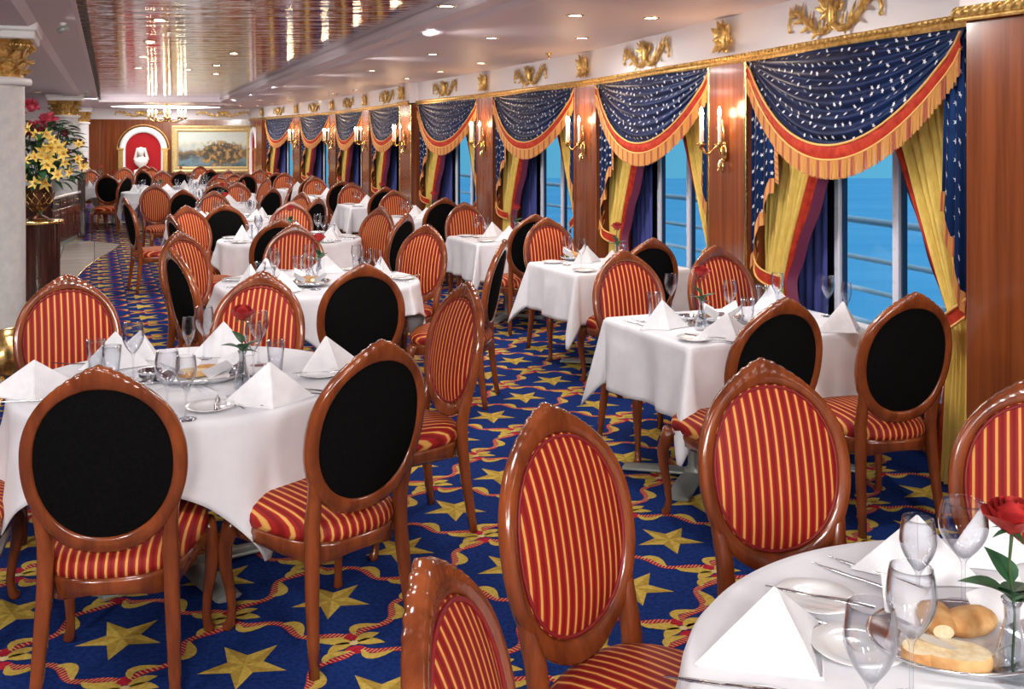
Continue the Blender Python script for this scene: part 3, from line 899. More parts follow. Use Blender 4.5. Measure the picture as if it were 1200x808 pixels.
# ------------------------------------------------------------------ end wall: niche, bust, painting, side niche
def make_niche(loc, ang, lab, w=1.24, h=1.95, shallow=False):
    root = empty('arched_niche', loc, ang); tag(root, lab, 'niche')
    ro = w / 2; ri = w / 2 - .155
    zc = h - ro; n = 24
    mb = MB()
    out = [(ro * cos(PI * k / n), zc + ro * sin(PI * k / n)) for k in range(n + 1)]; out = [(ro, .55)] + out + [(-ro, .55)]
    inn = [(ri * cos(PI * k / n), zc + ri * sin(PI * k / n)) for k in range(n + 1)]; inn = [(ri, .55)] + inn + [(-ri, .55)]
    mb.grid([[(x, -.0, z) for x, z in out], [(x, -.06, z) for x, z in out], [((x + a) / 2, -.085, (z + b) / 2) for (x, z), (a, b) in zip(out, inn)], [(x, -.06, z) for x, z in inn], [(x, -.008, z) for x, z in inn]], 0)
    mb.build('arch_surround', white_m, root)
    mb = MB(); mb.add([(x, -.01, z) for x, z in inn], [tuple(range(len(inn)))], 0, False); mb.build('red_lining', niche_m, root)
    mb = MB()
    for s_ in (-1, 1):
        mb.box((s_ * (ro - .04), -.05, .95), (.13, .10, .9), 0, bev=.01); mb.box((s_ * (ro - .04), -.06, 1.42), (.17, .13, .06), 0, bev=.01)
    mb.tube([((ro + .06) * cos(PI * k / n), -.01, zc + (ro + .06) * sin(PI * k / n)) for k in range(n + 1)], .014, 6)
    mb.build('gilt_pilasters', gold, root)
    mb = MB(); mb.box((0, -.10, .35), (w, .24, .50), 0, bev=.02); mb.box((0, -.12, .62), (w + .06, .28, .05), 1, bev=.01); mb.build('ledge', [wallwood, white_m], root)
    return root


nx = -432 * 27.35 / F
make_niche((nx, 27.36, 0), R(11.5), 'arched niche lined in red with a white surround on the end wall', h=2.03)


def make_bust(loc, rz):
    root = empty('marble_bust', loc, rz); tag(root, 'white bust of a person with long curled hair in the red niche', 'bust')
    mb = MB()
    mb.lathe([(.0001, 0), (.10, 0), (.10, .025), (.05, .05), (.045, .09), (.08, .11)], 16)
    mb.lathe([(.07, .10), (.12, .15), (.165, .23), (.155, .29), (.09, .345), (.062, .37), (.058, .43)], 18, 0, None, 1, .62)
    mb.ball((0, -.05, .505), (.082, .10, .122), 16, 12)
    mb.tube([(0, -.13, .52), (0, -.155, .485), (0, -.135, .472)], [.008, .016, .012], 6)
    mb.ball((0, -.125, .447), (.026, .014, .010), 8, 5); mb.ball((0, -.105, .42), (.032, .028, .022), 8, 5)
    for s_ in (-1, 1): mb.ball((s_ * .03, -.118, .528), (.015, .010, .008), 8, 5); mb.tube([(s_ * .014, -.128, .545), (s_ * .045, -.112, .548)], .006, 5)
    mb.build('bust_figure', bust_m, root)
    mb = MB()
    r4 = random.Random(5)
    for s_ in (-1, 1):
        for k in range(7):
            z = .57 - k * .045; mb.ball((s_ * (.092 + .008 * k), .012, z), (.026 + .003 * k, .045, .030), 8, 6)
            mb.ball((s_ * (.07 + .012 * k), .05, z), (.04, .05, .034), 8, 6)
    for k in range(7): mb.ball((-.07 + .0235 * k, .02, .598 - .0026 * (k - 3) ** 2 * 2), (.026, .06, .026), 8, 6)
    mb.build('curled_hair', bust_m, root)
    return root


bust = make_bust((nx, 27.18, .845), R(11)); bust.scale = (1.12, 1.0, 1.02)
pd_ = MB(); pd_.box((0, 0, .73), (.34, .26, .22), 0, bev=.02)
o = pd_.build('bust_plinth', white_m); o.location = (nx, 27.18, .0); o.rotation_euler = (0, 0, R(11.5))
tag(o, 'small white plinth under the bust in the red niche', 'plinth'); o.location.z = .02
pnx = (249.5 - 600) * 27.85 / F
root = empty('framed_painting', (pnx, 27.84, 1.415), R(11.5)); tag(root, 'large seascape painting in a wide gilt frame on the end wall', 'painting')
mb = MB(); fw, fh = 2.18, 1.32
for k, (ins, yy, ins2, y2) in enumerate(((0, 0, 0, -.05), (0, -.05, .05, -.08), (.05, -.08, .09, -.06), (.09, -.06, .14, -.075), (.14, -.075, .18, -.03))):
    A = [(-fw / 2 + ins, -fh / 2 + ins), (fw / 2 - ins, -fh / 2 + ins), (fw / 2 - ins, fh / 2 - ins), (-fw / 2 + ins, fh / 2 - ins)]
    B = [(-fw / 2 + ins2, -fh / 2 + ins2), (fw / 2 - ins2, -fh / 2 + ins2), (fw / 2 - ins2, fh / 2 - ins2), (-fw / 2 + ins2, fh / 2 - ins2)]
    mb.add([(x, yy, z) for x, z in A] + [(x, y2, z) for x, z in B], [(i, (i + 1) % 4, 4 + (i + 1) % 4, 4 + i) for i in range(4)], 0, False)
mb.build('gilt_frame', noise_col(mat('pale_gilt', (.75, .56, .25), .45, metal=.3), (.66, .48, .2), (.8, .62, .3), (20, 20, 20)), root)
mb = MB(); mb.box((0, -.02, 0), (fw - .34, .02, fh - .34)); mb.build('canvas', art_m, root)
a, b = WE[2], WE[3]; t = (b - a).normalized(); c = a.lerp(b, .42)
make_niche((c.x - .0, c.y, 0), math.atan2(t.y, t.x) , 'narrow white arched niche on the angled wall right of the painting', w=1.05, h=2.03)


# ------------------------------------------------------------------ chandelier at the far end
def make_chandelier(x, y):
    root = empty('chandelier', (x, y, 0)); tag(root, 'brass candle chandelier hanging before the end wall', 'chandelier')
    mb = MB(); mb.lathe([(.05, 2.54), (.05, 2.52), (.012, 2.50), (.012, 2.30), (.03, 2.27), (.06, 2.2), (.03, 2.13), (.001, 2.1)], 14); mb.build('stem', brass, root)
    for k in range(8):
        w = k * PI / 4 + .2; arm = MB(); dr = Vector((cos(w), sin(w), 0))
        arm.tube([dr * (.42 * t) + Vector((0, 0, 2.20 - .09 * sin(PI * t) + .0 * t)) for t in [j / 10 for j in range(11)]], .011, 6)
        Mx = Matrix.Translation(dr * .42 + Vector((0, 0, 2.20))); arm.lathe([(.005, -.03), (.03, -.01), (.05, .01), (.052, .02), (.02, .02)], 10, 0, Mx)
        a_ = arm.build('arm', brass, root)
        cn = MB(); cn.lathe([(.014, .02), (.014, .12), (.001, .12)], 8, 0, Mx); cn.build('candle', candle_m, a_)
        fl = MB(); fl.lathe([(.001, .12), (.022, .14), (.024, .17), (.001, .215)], 8, 0, Mx); fl.build('flame_bulb', flame_m, a_)
    return root


make_chandelier(-388 * 25.0 / F, 24.0)

# ------------------------------------------------------------------ downlights
dl_proto = None


def make_down():
    root = empty('downlight')
    mb = MB(); mb.lathe([(.046, -.001), (.050, -.006), (.060, -.006), (.064, .0)], 20); mb.build('trim_ring', brass, root)
    mb = MB(); mb.lathe([(.0001, -.002), (.046, -.002)], 16); mb.build('lens', lamp_m, root)
    return root


pro_dn = Proto(make_down)
dls = [(523, 7), (507, 63.5), (436, 83), (564, 74), (516, 84), (477, 92), (417, 105.5), (576, 44.5), (674, 18), (682, 44.5), (763, 21), (304, 118), (301, 124), (319, 122), (340, 119), (370.5, 117.5), (393, 110), (281, 124),
       (44, 108), (41, 73), (52, 86), (61, 95)]
near_dl = [(1.9, 3.2), (.5, 2.6), (1.2, 1.2), (-.9, 1.0), (2.0, -.4), (.4, -1.6), (-3.4, 2.4), (-4.0, 4.2), (-3.0, .2), (-2.6, -2.2), (1.9, -2.4)]
for k, (px_, py2) in enumerate(dls):
    zc_ = ZCEIL - .001
    Y = F * (zc_ - CAMZ) / (HY - py2); X = (px_ - 600) * Y / F
    side = 'left soffit behind the column' if px_ < 70 else ('ceiling between the mirror panel and the windows' if Y < 16 else 'far part of the right hand ceiling')
    o = pro_dn.get((X, Y, zc_), 0, 'small round recessed downlight in the ' + side, 'ceiling light', 'recessed downlights, ' + side)
for X, Y in near_dl:
    pro_dn.get((X, Y, ZCEIL - .001), 0, 'small round recessed downlight overhead, nearer than the picture shows', 'ceiling light', 'recessed downlights, near')
mir_dl = [(187, 24), (176, 49), (168, 67), (162, 80), (274, 63), (254, 77), (220, 82), (253, 87), (285, 102), (523 - 60, 40)]
for px_, py2 in mir_dl:
    zc_ = 2.639; Y = F * (zc_ - CAMZ) / (HY - py2); X = (px_ - 600) * Y / F
    if X > RX(Y) - .1 or X < LX(Y) + .1: continue
    pro_dn.get((X, Y, zc_), 0, 'small round downlight set in the polished mirror ceiling', 'ceiling light', 'downlights in the mirror ceiling')


def make_spot():
    root = empty('ceiling_spotlight')
    mb = MB(); mb.lathe([(.03, 0), (.03, -.02), (.008, -.025), (.008, -.05)], 12); mb.build('mount', white_m, root)
    mb = MB(); Mx = Matrix.Translation((0, 0, -.06)) @ Matrix.Rotation(R(65), 4, 'Y'); mb.lathe([(.001, -.06), (.03, -.055), (.034, .05), (.028, .05), (.001, .035)], 14, 0, Mx); mb.build('head', steel_base, root)
    mb = MB(); mb.lathe([(.001, .045), (.028, .046)], 12, 0, Mx); mb.build('lens', lamp_m, root)
    return root


pro_sp = Proto(make_spot)
for (px_, py2), lab in (((74, 27), 'small ceiling spotlight beside the mirror panel, right of the gilt capital'), ((102, 107), 'small ceiling spotlight by the far corner of the mirror panel')):
    zc_ = 2.50; Y = F * (zc_ - CAMZ) / (HY - py2); pro_sp.get(((px_ - 600) * Y / F, Y, 2.50), R(20), lab, 'spotlight', None, (.7, .7, .7))
mb = MB(); mb.lathe([(.001, 0), (.035, -.002), (.03, -.012), (.01, -.02), (.01, -.045), (.022, -.05), (.001, -.055)], 12)
Y = F * .845 / 101; tag(mb.build('fire_sprinkler', brass), 'small brass sprinkler head on the ceiling among the downlights', 'sprinkler').location = (43 * Y / F, Y, ZCEIL)

# ------------------------------------------------------------------ chair
CZ, IRX, IRZ = .752, .194, .226


def back_y(x, z):
    return -.205 - (z - .45) * .19 - .028 * (1 - (x / .25) ** 2) * (1 if z > .5 else max(0, (z - .42) / .08))


def outer(t):
    c = cos(t); s = sin(t); x = .236 * math.copysign(abs(c) ** .93, c); s = math.copysign(abs(s) ** .93, s)
    if s >= 0:
        z = CZ + .254 * s
        d = abs(t - PI / 2)
        z += .047 * math.exp(-(d / .36) ** 1.35) + (.0016 * cos(d * 52) * math.exp(-(d / .55) ** 4))
    else:
        z = CZ + .284 * s; x *= 1 - .05 * s * s
    return x, z


def inner(t, k=1.0):
    c, s = cos(t), sin(t)
    return IRX * k * math.copysign(abs(c) ** .93, c), CZ + IRZ * k * math.copysign(abs(s) ** .93, s)


def make_chair():
    root = empty('dining_chair')
    # back frame ring
    n = 240; th = .021; rows = []
    for i in range(n):
        t = 2 * PI * i / n; ox, oz = outer(t); ix, iz = inner(t); row = []
        for j in range(12):
            w = 2 * PI * j / 12
            f = .5 + .5 * cos(w); f = .5 + math.copysign(abs(2 * (f - .5)) ** .6, f - .5) / 2
            dpt = math.copysign(abs(sin(w)) ** .65, sin(w)) * th
            x = ix + (ox - ix) * f; z = iz + (oz - iz) * f
            dd = abs(t - PI / 2); dpt *= 1 + .14 * cos(dd * 52) * math.exp(-(dd / .55) ** 4) * max(0, cos(w))
            row.append((x, back_y(x, z) + dpt, z))
        rows.append(row)
    mb = MB(); mb.grid(rows, 0, closeu=True, closev=True)
    fixn(mb.build('back_frame', wood, root))
    # cushions
    def disc(k0, bulge, sgn, name, m, off):
        mb = MB(); R_ = 12; N_ = 48; P = []
        for r_ in range(R_ + 1):
            q = r_ / R_; row = []
            for i in range(N_):
                t = 2 * PI * i / N_; x, z = inner(t, k0 * max(q, .001))
                row.append((x, back_y(x, z) + sgn * (off + bulge * (1 - q ** 2.6)), z))
            P.append(row)
        mb.grid(P, 0, closev=True); return fixn(mb.build(name, m, root))
    disc(1.01, .034, 1, 'front_pad', stripe, .012)
    mb = MB(); mb.tube([(inner(2 * PI * i / 48, .985)[0], back_y(*inner(2 * PI * i / 48, .985)) + .017, inner(2 * PI * i / 48, .985)[1]) for i in range(49)], .0045, 6, cap=False)
    mb.build('front_piping', piping_m, root)
    disc(1.01, .012, -1, 'rear_panel', black_fab, .010)
    # seat outline
    def seat(u, k=1.0):
        w = 2 * PI * u; c, s = cos(w), sin(w)
        c = math.copysign(abs(c) ** .62, c); s = math.copysign(abs(s) ** .62, s)
        y = .242 * s * k; hw = (.228 + .036 * (y / .242)) * k
        return hw * c, y + (.018 * k * (1 - c * c) if s > 0 else -.012 * k * (1 - c * c))
    N = 56
    mb = MB(); prof = [(.97, .338), (1.0, .342), (1.0, .375), (1.012, .385), (1.0, .398), (.95, .40)]
    P = []
    for k, z in prof:
        row = []
        for i in range(N):
            x, y = seat(i / N, k)
            dz = 0
            if z < .36: dz = -.018 * (sin(2 * PI * i / N * 2) ** 2 < .25) * 0 + .012 * cos(4 * 2 * PI * i / N)
            row.append((x, y, z + dz))
        P.append(row)
    mb.grid(P, 0, closev=True)
    for q in (0, -1): mb.add(P[q], [tuple(range(N))], 0, False)
    fixn(mb.build('seat_rail', wood, root))
    mb = MB(); P = []
    for k, z in ((.94, .395), (1.0, .402), (1.02, .42), (1.0, .442), (.93, .462), (.8, .474), (.6, .483), (.35, .488), (.001, .49)):
        P.append([(seat(i / N, k)[0], seat(i / N, k)[1], z) for i in range(N)])
    mb.grid(P, 0, closev=True); fixn(mb.build('seat_cushion', stripe, root))
    # legs
    for s in (-1, 1):
        mb = MB(); pts = [(s * .200, -.262, 0), (s * .195, -.248, .10), (s * .188, -.232, .22), (s * .180, -.218, .36), (s * .178, -.215, .46), (s * .178, -.226, .52), (s * .184, -.238, .57), (s * .196, -.250, .63), (s * .205, -.256, .67)]
        mb.tube(pts, [.0155, .018, .0205, .023, .0235, .0225, .020, .014, .006], 10, 0, sq=.6, up=(0, 1, 0)); fixn(mb.build('rear_leg', wood, root))
        mb = MB(); pts = [(s * .222, .200, .39), (s * .228, .215, .345), (s * .238, .231, .29), (s * .236, .229, .22), (s * .226, .215, .14), (s * .221, .207, .07), (s * .224, .213, .03), (s * .230, .221, .012), (s * .230, .221, 0)]
        mb.tube(pts, [.030, .030, .027, .0225, .0175, .0145, .0165, .021, .017], 12, 0, up=(0, 1, 0)); fixn(mb.build('front_leg', wood, root))
    return root


pro_ch = Proto(make_chair)


def chair_px(px_, py2, a, label, group):
    """crest of the back at pixel (px,py); a = heading in degrees from +Y, clockwise"""
    c = at(px_, py2, 1.05); A = R(a); f = Vector((sin(A), cos(A), 0))
    p = c + f * .345
    return pro_ch.get((p.x, p.y, 0), -A, label, 'chair', group)


def chair_at(x, y, a, label, group):
    return pro_ch.get((x, y, 0), -R(a), label, 'chair', group)


# ------------------------------------------------------------------ tables and cloths
def cloth_mesh(hx, hy, rad, cx, cy, seed, folds=1.0, name='tablecloth', parent=None, nray=None):
    """cloth half sizes cx, cy over a rounded rectangle hx, hy with corner radius rad; top at z=.757"""
    r_ = random.Random(seed); rays = []
    ax, ay = hx - rad, hy - rad
    def seg(p0, p1, n0, n1, n):
        for i in range(n):
            t = i / n; rays.append((p0[0] + (p1[0] - p0[0]) * t, p0[1] + (p1[1] - p0[1]) * t, n0, n1, t))
    ns = 26; nc = 18 if rad < .2 else 44
    corners = [(ax, ay, 0), (-ax, ay, 90), (-ax, -ay, 180), (ax, -ay, 270)]
    out = []
    for k in range(4):
        x, y, a0 = corners[k]
        for i in range(nc):
            w = R(a0 + 90 * i / (nc - 1)); out.append((x, y, cos(w), sin(w), abs(i / (nc - 1) - .5) * 2))
        x2, y2, a2 = corners[(k + 1) % 4]
        if math.hypot(x2 - x, y2 - y) > .05:
            w = R(a0 + 90)
            for i in range(1, ns): t = i / ns; out.append((x + (x2 - x) * t, y + (y2 - y) * t, cos(w), sin(w), 1))
    n = len(out); m = 16; T = .757
    P = [[(0, 0, T)] * n]
    for q in (.5, .97):
        P.append([((x + dx * rad) * q, (y + dy * rad) * q, T) for x, y, dx, dy, c in out])
    ph = [r_.uniform(0, 6.28) for _ in range(4)]
    body = [[] for _ in range(m + 1)]
    s_acc = 0; prev = None
    per = sum(math.hypot(out[k][0] + out[k][2] * rad - out[k - 1][0] - out[k - 1][2] * rad, out[k][1] + out[k][3] * rad - out[k - 1][1] - out[k - 1][3] * rad) for k in range(len(out)))
    fq = lambda w_: 2 * PI * round(w_ * per / (2 * PI)) / per
    f9, f16, f27, f11 = fq(9), fq(16), fq(27), fq(11)
    for k, (x, y, dx, dy, c) in enumerate(out):
        ex, ey = x + dx * rad, y + dy * rad
        if prev: s_acc += math.hypot(ex - prev[0], ey - prev[1])
        prev = (ex, ey)
        # distance to the cloth's own edge along the normal
        L = 1e9
        if abs(dx) > 1e-6: L = min(L, (math.copysign(cx, dx) - ex) / dx)
        if abs(dy) > 1e-6: L = min(L, (math.copysign(cy, dy) - ey) / dy)
        L = min(L, math.hypot(cx - hx + rad * .3, cy - hy + rad * .3)) if rad < .2 else L
        corner = 1 - c
        wv = .5 * sin(s_acc * f9 + ph[0]) + .35 * sin(s_acc * f16 + ph[1]) + .25 * sin(s_acc * f27 + ph[2])
        for j in range(m + 1):
            q = j / m; d = L * q
            drop_ = d if d > .03 else d * d / .06 + 0.0
            if d > .03: drop_ = .015 + (d - .03)
            o = min(d, .03) * .45
            fl = (.10 + (.20 * wv * folds)) * drop_ * min(1, drop_ / .12)
            if rad < .2:
                fl += drop_ * (.33 * corner ** 1.2 - .04)
                side = drop_ * .10 * (sin(c * 5) if corner > 0 else 0)
            else: fl += drop_ * .10 * sin(s_acc * f11 + ph[3]) * folds
            o += max(fl, -.01)
            body[j].append((ex + dx * o, ey + dy * o, T - drop_))
    P += body
    mb = MB(); mb.grid(P, 0, closev=True)
    o = mb.build(name, linen, parent)
    md = o.modifiers.new('thickness', 'SOLIDIFY'); md.thickness = .003; md.offset = -1
    return o


def make_pedestal(round_r=None, hx=.6, hy=.4):
    root = empty('dining_table')
    mb = MB()
    if round_r: mb.lathe([(.001, .748), (round_r, .748), (round_r + .003, .74), (round_r, .722), (.001, .722)], 40)
    else: mb.box((0, 0, .735), (2 * hx - .012, 2 * hy - .012, .028), 0, bev=.008)
    mb.build('tabletop', wood, root)
    for sx_ in ((0,) if round_r or hx < .55 else (-hx * .5, hx * .5)):
        mb = MB(); mb.lathe([(.045, .722), (.045, .70), (.032, .66), (.032, .06), (.05, .04), (.05, .03)], 16, 0, Matrix.Translation((sx_, 0, 0))); mb.build('pole', steel_base, root)
        mb = MB()
        for k in range(4):
            w = R(45 + 90 * k); p = Vector((cos(w), sin(w), 0)) * .36
            mb.tube([(sx_, 0, .030), (sx_ + p.x * .5, p.y * .5, .026), (sx_ + p.x, p.y, .014)], [.05, .06, .055], 8, 0, flat=.22, up=(0, 0, 1))
        mb.build('foot', steel_base, root)
    return root


pro_tr = Proto(lambda: make_pedestal(.65))
pro_t4 = Proto(lambda: make_pedestal(None, .57, .40)); pro_t2 = Proto(lambda: make_pedestal(None, .46, .40))
cl_cache = {}


def table_round(x, y, rz, name, seed, r=.65):
    pro_tr.get((x, y, 0), rz, 'grey pedestal and wooden top under the cloth of ' + name, 'table', 'round dining tables', (r / .65, r / .65, 1))
    key = ('r', seed % 3)
    if key not in cl_cache: o = cloth_mesh(.655, .655, .655, .85, .85, seed % 3 + 11); cl_cache[key] = o
    else: o = cl_cache[key].copy(); COL.objects.link(o)
    o.location = (x, y, 0); o.rotation_euler = (0, 0, rz); o.scale = (r / .65, r / .65, 1)
    tag(o, 'white square cloth hanging in folds over ' + name, 'tablecloth', 'cloths on the round tables')


def table_rect(x, y, rz, name, seed, big=False):
    (pro_t4 if big else pro_t2).get((x, y, 0), rz, 'wooden top and pedestal under the cloth of ' + name, 'table', 'window tables')
    key = ('q', big, seed % 2)
    hx = .57 if big else .46
    if key not in cl_cache: cl_cache[key] = o = cloth_mesh(hx + .004, .404, .02, hx + .36, .404 + .36, seed + 21, .7)
    else: o = cl_cache[key].copy(); COL.objects.link(o)
    o.location = (x, y, 0); o.rotation_euler = (0, 0, rz)
    tag(o, 'white cloth with pointed corners hanging over ' + name, 'tablecloth', 'cloths on the window tables')


# ------------------------------------------------------------------ tableware
TZ = .7578


def mk_napkin():
    mb = MB(); A = Vector((0, .0, .125)); Lp = Vector((-.135, .03, .001)); Rp = Vector((.135, .03, .001)); Fp = Vector((0, -.085, .001)); Bp = Vector((0, .075, .001))
    n = 8
    for P0, P1 in ((Lp, Fp), (Fp, Rp), (Rp, Bp), (Bp, Lp)):
        rows = []
        for i in range(n + 1):
            t = i / n; row = []
            for j in range(n + 1):
                b_ = P0.lerp(P1, j / n); p = b_.lerp(A, t); c_ = (Lp + Rp + Fp + Bp) / 4
                d = (p - Vector((c_.x, c_.y, p.z))); p = p - d * (.12 * sin(PI * j / n) * (1 - t)) ; row.append(p)
            rows.append(row)
        mb.grid(rows, 0, sm=False)
    # folded hem along the front
    mb.add([Lp + Vector((0, -.004, 0)), Fp + Vector((0, -.006, 0)), Fp + Vector((0, -.006, .006)), Lp + Vector((0, -.004, .006))], [(0, 1, 2, 3)], 0, False)
    mb.add([Rp + Vector((0, -.004, 0)), Fp + Vector((0, -.006, 0)), Fp + Vector((0, -.006, .006)), Rp + Vector((0, -.004, .006))], [(0, 1, 2, 3)], 0, False)
    o = mb.build('folded_napkin', napkin_m)
    md = o.modifiers.new('thickness', 'SOLIDIFY'); md.thickness = .0025
    return o


def mk_wine(h=.215, rb=.036, name='wine_glass', stem=.095):
    def f():
        mb = MB()
        zt = h; z0 = stem
        pr = [(.001, .0), (.034, .0), (.035, .002), (.02, .004), (.006, .008), (.0035, .02), (.0035, z0 - .01), (.006, z0)]
        out = []
        for j in range(11):
            t = j / 10; r_ = rb * (sin(min(1, t * 1.55) * PI / 2) ** .75) * (1 - .26 * max(0, t - .5) * 2 * max(0, t - .35)); out.append((max(r_, .006), z0 + (zt - z0) * t))
        mb.lathe(pr + out[1:], 20)
        inn = [(max(r_ - .0013, .001), z + (.002 if k == 0 else 0)) for k, (r_, z) in enumerate(out)]
        mb.lathe([(.0005, inn[0][1])] + inn[1:] + [(out[-1][0], out[-1][1])], 20)
        return mb.build(name, glass)
    return f


def mk_tumbler():
    mb = MB(); mb.lathe([(.001, 0), (.024, 0), (.026, .003), (.035, .10), (.0365, .13), (.0350, .13), (.0335, .10), (.0245, .012), (.001, .010)], 20)
    return mb.build('water_glass', glass)


def mk_plate():
    mb = MB(); mb.lathe([(.001, .002), (.045, .002), (.05, .001), (.055, .006), (.084, .014), (.0855, .0155), (.084, .0165), (.056, .009), (.046, .0055), (.001, .0055)], 32)
    return mb.build('side_plate', china)


def mk_knife():
    mb = MB()
    mb.tube([(0, -.11, .006), (0, -.07, .007), (0, -.02, .006), (0, 0, .005)], [.0075, .0095, .006, .006], 8, flat=.45)
    P = [[(-.006 if y < .09 else -.001, y, .0035), (0, y, .006), (.010 * (1 if y < .09 else .35), y, .0035), (0, y, .002)] for y in (0, .03, .06, .09, .105)]
    mb.grid(P, 0, closev=True); return mb.build('table_knife', silver)


def mk_fork():
    mb = MB()
    mb.tube([(0, -.10, .007), (0, -.06, .008), (0, -.01, .005), (0, .03, .004)], [.006, .0065, .0028, .003], 8, flat=.5)
    mb.tube([(0, .03, .004), (0, .045, .004), (0, .055, .006)], [.004, .011, .0115], 8, flat=.25)
    for k in (-1.5, -.5, .5, 1.5): mb.tube([(k * .006, .052, .006), (k * .006, .075, .006), (k * .0055, .098, .010)], [.0019, .0019, .0012], 5)
    return mb.build('table_fork', silver)


def mk_bowl():
    mb = MB(); mb.lathe([(.001, .003), (.06, .003), (.066, .006), (.062, .008), (.03, .007), (.028, .014), (.042, .022), (.046, .04), (.047, .046), (.044, .045), (.04, .026), (.001, .02)], 28)
    return mb.build('sauce_bowl', silver)


def mk_vase():
    root = empty('bud_vase')
    mb = MB(); mb.lathe([(.001, 0), (.030, 0), (.033, .01), (.031, .03), (.02, .075), (.0125, .11), (.013, .13), (.018, .145), (.016, .145), (.011, .13), (.0105, .11), (.018, .07), (.028, .02), (.001, .012)], 20)
    mb.build('vase_body', glass_mat('vase_glass', (.86, .88, .90), .7, .8) if 'vase_glass' not in bpy.data.materials else bpy.data.materials['vase_glass'], root)
    return root


def mk_rose():
    root = empty('red_rose')
    mb = MB(); mb.tube([(0, 0, .02), (.004, 0, .12), (-.004, .003, .20), (0, 0, .262)], [.002, .0022, .002, .003], 6); mb.build('stem', stem_m, root)
    for (b_, d, L, W) in (((0, 0, .145), (-.9, -.3, .75), .085, .026), ((0, 0, .15), (.8, -.4, .8), .08, .025), ((0, 0, .14), (.3, .9, .4), .07, .022), ((0, 0, .17), (-.5, .5, 1.2), .065, .022), ((0, 0, .145), (.1, -.8, .9), .075, .024), ((0, 0, .14), (.9, .3, .15), .06, .02)):
        lf = MB(); lf.leaf(b_, d, (0, 0, 1), L, W, curl=.35, n=7); lf.build('leaf', green, root)
    bl = MB(); zc_ = .288
    for layer, (r_, h, n_, tilt) in enumerate(((.010, .042, 3, .0), (.017, .042, 3, .05), (.024, .040, 4, .12), (.031, .037, 5, .22), (.036, .031, 5, .42))):
        for k in range(n_):
            w0 = 2 * PI * k / n_ + layer * .7; sp = 2 * PI / n_ * .68; rows = []
            for i in range(7):
                w = w0 + sp * (i / 6 - .5) * 1.5; row = []
                for j in range(5):
                    t = j / 4; rr = r_ * (.35 + .65 * sin(min(1, t * 1.25) * PI / 2)) + tilt * .022 * t ** 3; z = zc_ - .026 + h * t * 1.35 - (tilt * .018 * t ** 3) - .006 * ((i - 3) / 3) ** 2 * t
                    row.append((rr * cos(w), rr * sin(w), z))
                rows.append(row)
            bl.grid(rows, 0)
    bl.ball((0, 0, zc_ - .018), (.014, .014, .014), 8, 5)
    bl.build('bloom', rose_m, root)
    sp = MB()
    for k in range(5): w = k * 2 * PI / 5; sp.leaf((0, 0, .262), (cos(w), sin(w), .2), (0, 0, 1), .035, .006, curl=.4)
    sp.build('sepals', green, root)
    return root


def mk_tray():
    root = empty('bread_tray')
    mb = MB(); mb.lathe([(.001, .008), (.11, .008), (.135, .014), (.165, .028), (.168, .034), (.16, .032), (.13, .02), (.11, .013), (.001, .012)], 40, 0, None, 1, .78); mb.build('silver_tray', silver, root)
    mb = MB()
    for k in range(4):
        w = k * PI / 2 + .5; c = Vector((cos(w) * .06, sin(w) * .045, .016))
        mb.add([c, c + Vector((cos(w + .9) * .09, sin(w + .9) * .07, .045)), c + Vector((cos(w) * .12, sin(w) * .09, .085)), c + Vector((cos(w - .9) * .09, sin(w - .9) * .07, .045))], [(0, 1, 2), (0, 2, 3)], 0, False)
    mb.add([(.11 * cos(2 * PI * k / 20), .085 * sin(2 * PI * k / 20), .0165 + .002 * (k % 2)) for k in range(20)], [tuple(range(20))], 0, False)
    mb.build('tray_napkin', napkin_m, root)
    return root


def mk_bread():
    mb = MB(); rows = []
    for i in range(7):
        x = -.05 + .1 * i / 6; s = [.55, .9, 1, 1, 1, .9, .55][i]
        rows.append([(x, .030 * s * cos(2 * PI * j / 14), .022 + .021 * s * sin(2 * PI * j / 14)) for j in range(14)])
    mb.grid(rows, 0, closev=True); mb.add(rows[0], [tuple(range(14))], 1, False); mb.add(rows[-1], [tuple(range(14))], 1, False)
    return mb.build('bread_roll', [bread_m, crumb_m])


def mk_slice():
    mb = MB(); o_ = []
    for j in range(20):
        w = 2 * PI * j / 20; x = .062 * cos(w) * (1 - .06 * cos(2 * w)); y = .040 * sin(w); o_.append((x, y))
    P = [[(x * .97, y * .97, .0) for x, y in o_], [(x, y, .004) for x, y in o_], [(x, y, .018) for x, y in o_], [(x * .96, y * .96, .022) for x, y in o_]]
    mb.grid(P, 0, closev=True); mb.add(P[0], [tuple(range(20))], 1, False); mb.add(P[-1], [tuple(range(20))], 1, False)
    return mb.build('bread_slice', [bread_m, crumb_m])


PR = dict(napkin=(Proto(mk_napkin), 'napkin', 'folded white napkin'),
          wine=(Proto(mk_wine()), 'glass', 'stemmed wine glass'),
          bigwine=(Proto(mk_wine(.225, .042, 'wine_glass', .10)), 'glass', 'large wine glass'),
          flute=(Proto(mk_wine(.20, .028, 'wine_glass', .08)), 'glass', 'slim stemmed glass'),
          tumbler=(Proto(mk_tumbler), 'glass', 'clear water tumbler'),
          plate=(Proto(mk_plate), 'plate', 'small white side plate'),
          knife=(Proto(mk_knife), 'knife', 'table knife'),
          fork=(Proto(mk_fork), 'fork', 'table fork'),
          bowl=(Proto(mk_bowl), 'bowl', 'small silver bowl'),
          vase=(Proto(mk_vase), 'vase', 'small glass bud vase'),
          rose=(Proto(mk_rose), 'rose', 'red rose with green leaves'),
          tray=(Proto(mk_tray), 'tray', 'oval silver tray'),
          bread=(Proto(mk_bread), 'bread', 'golden bread roll'),
          slice=(Proto(mk_slice), 'bread', 'slice of bread'))
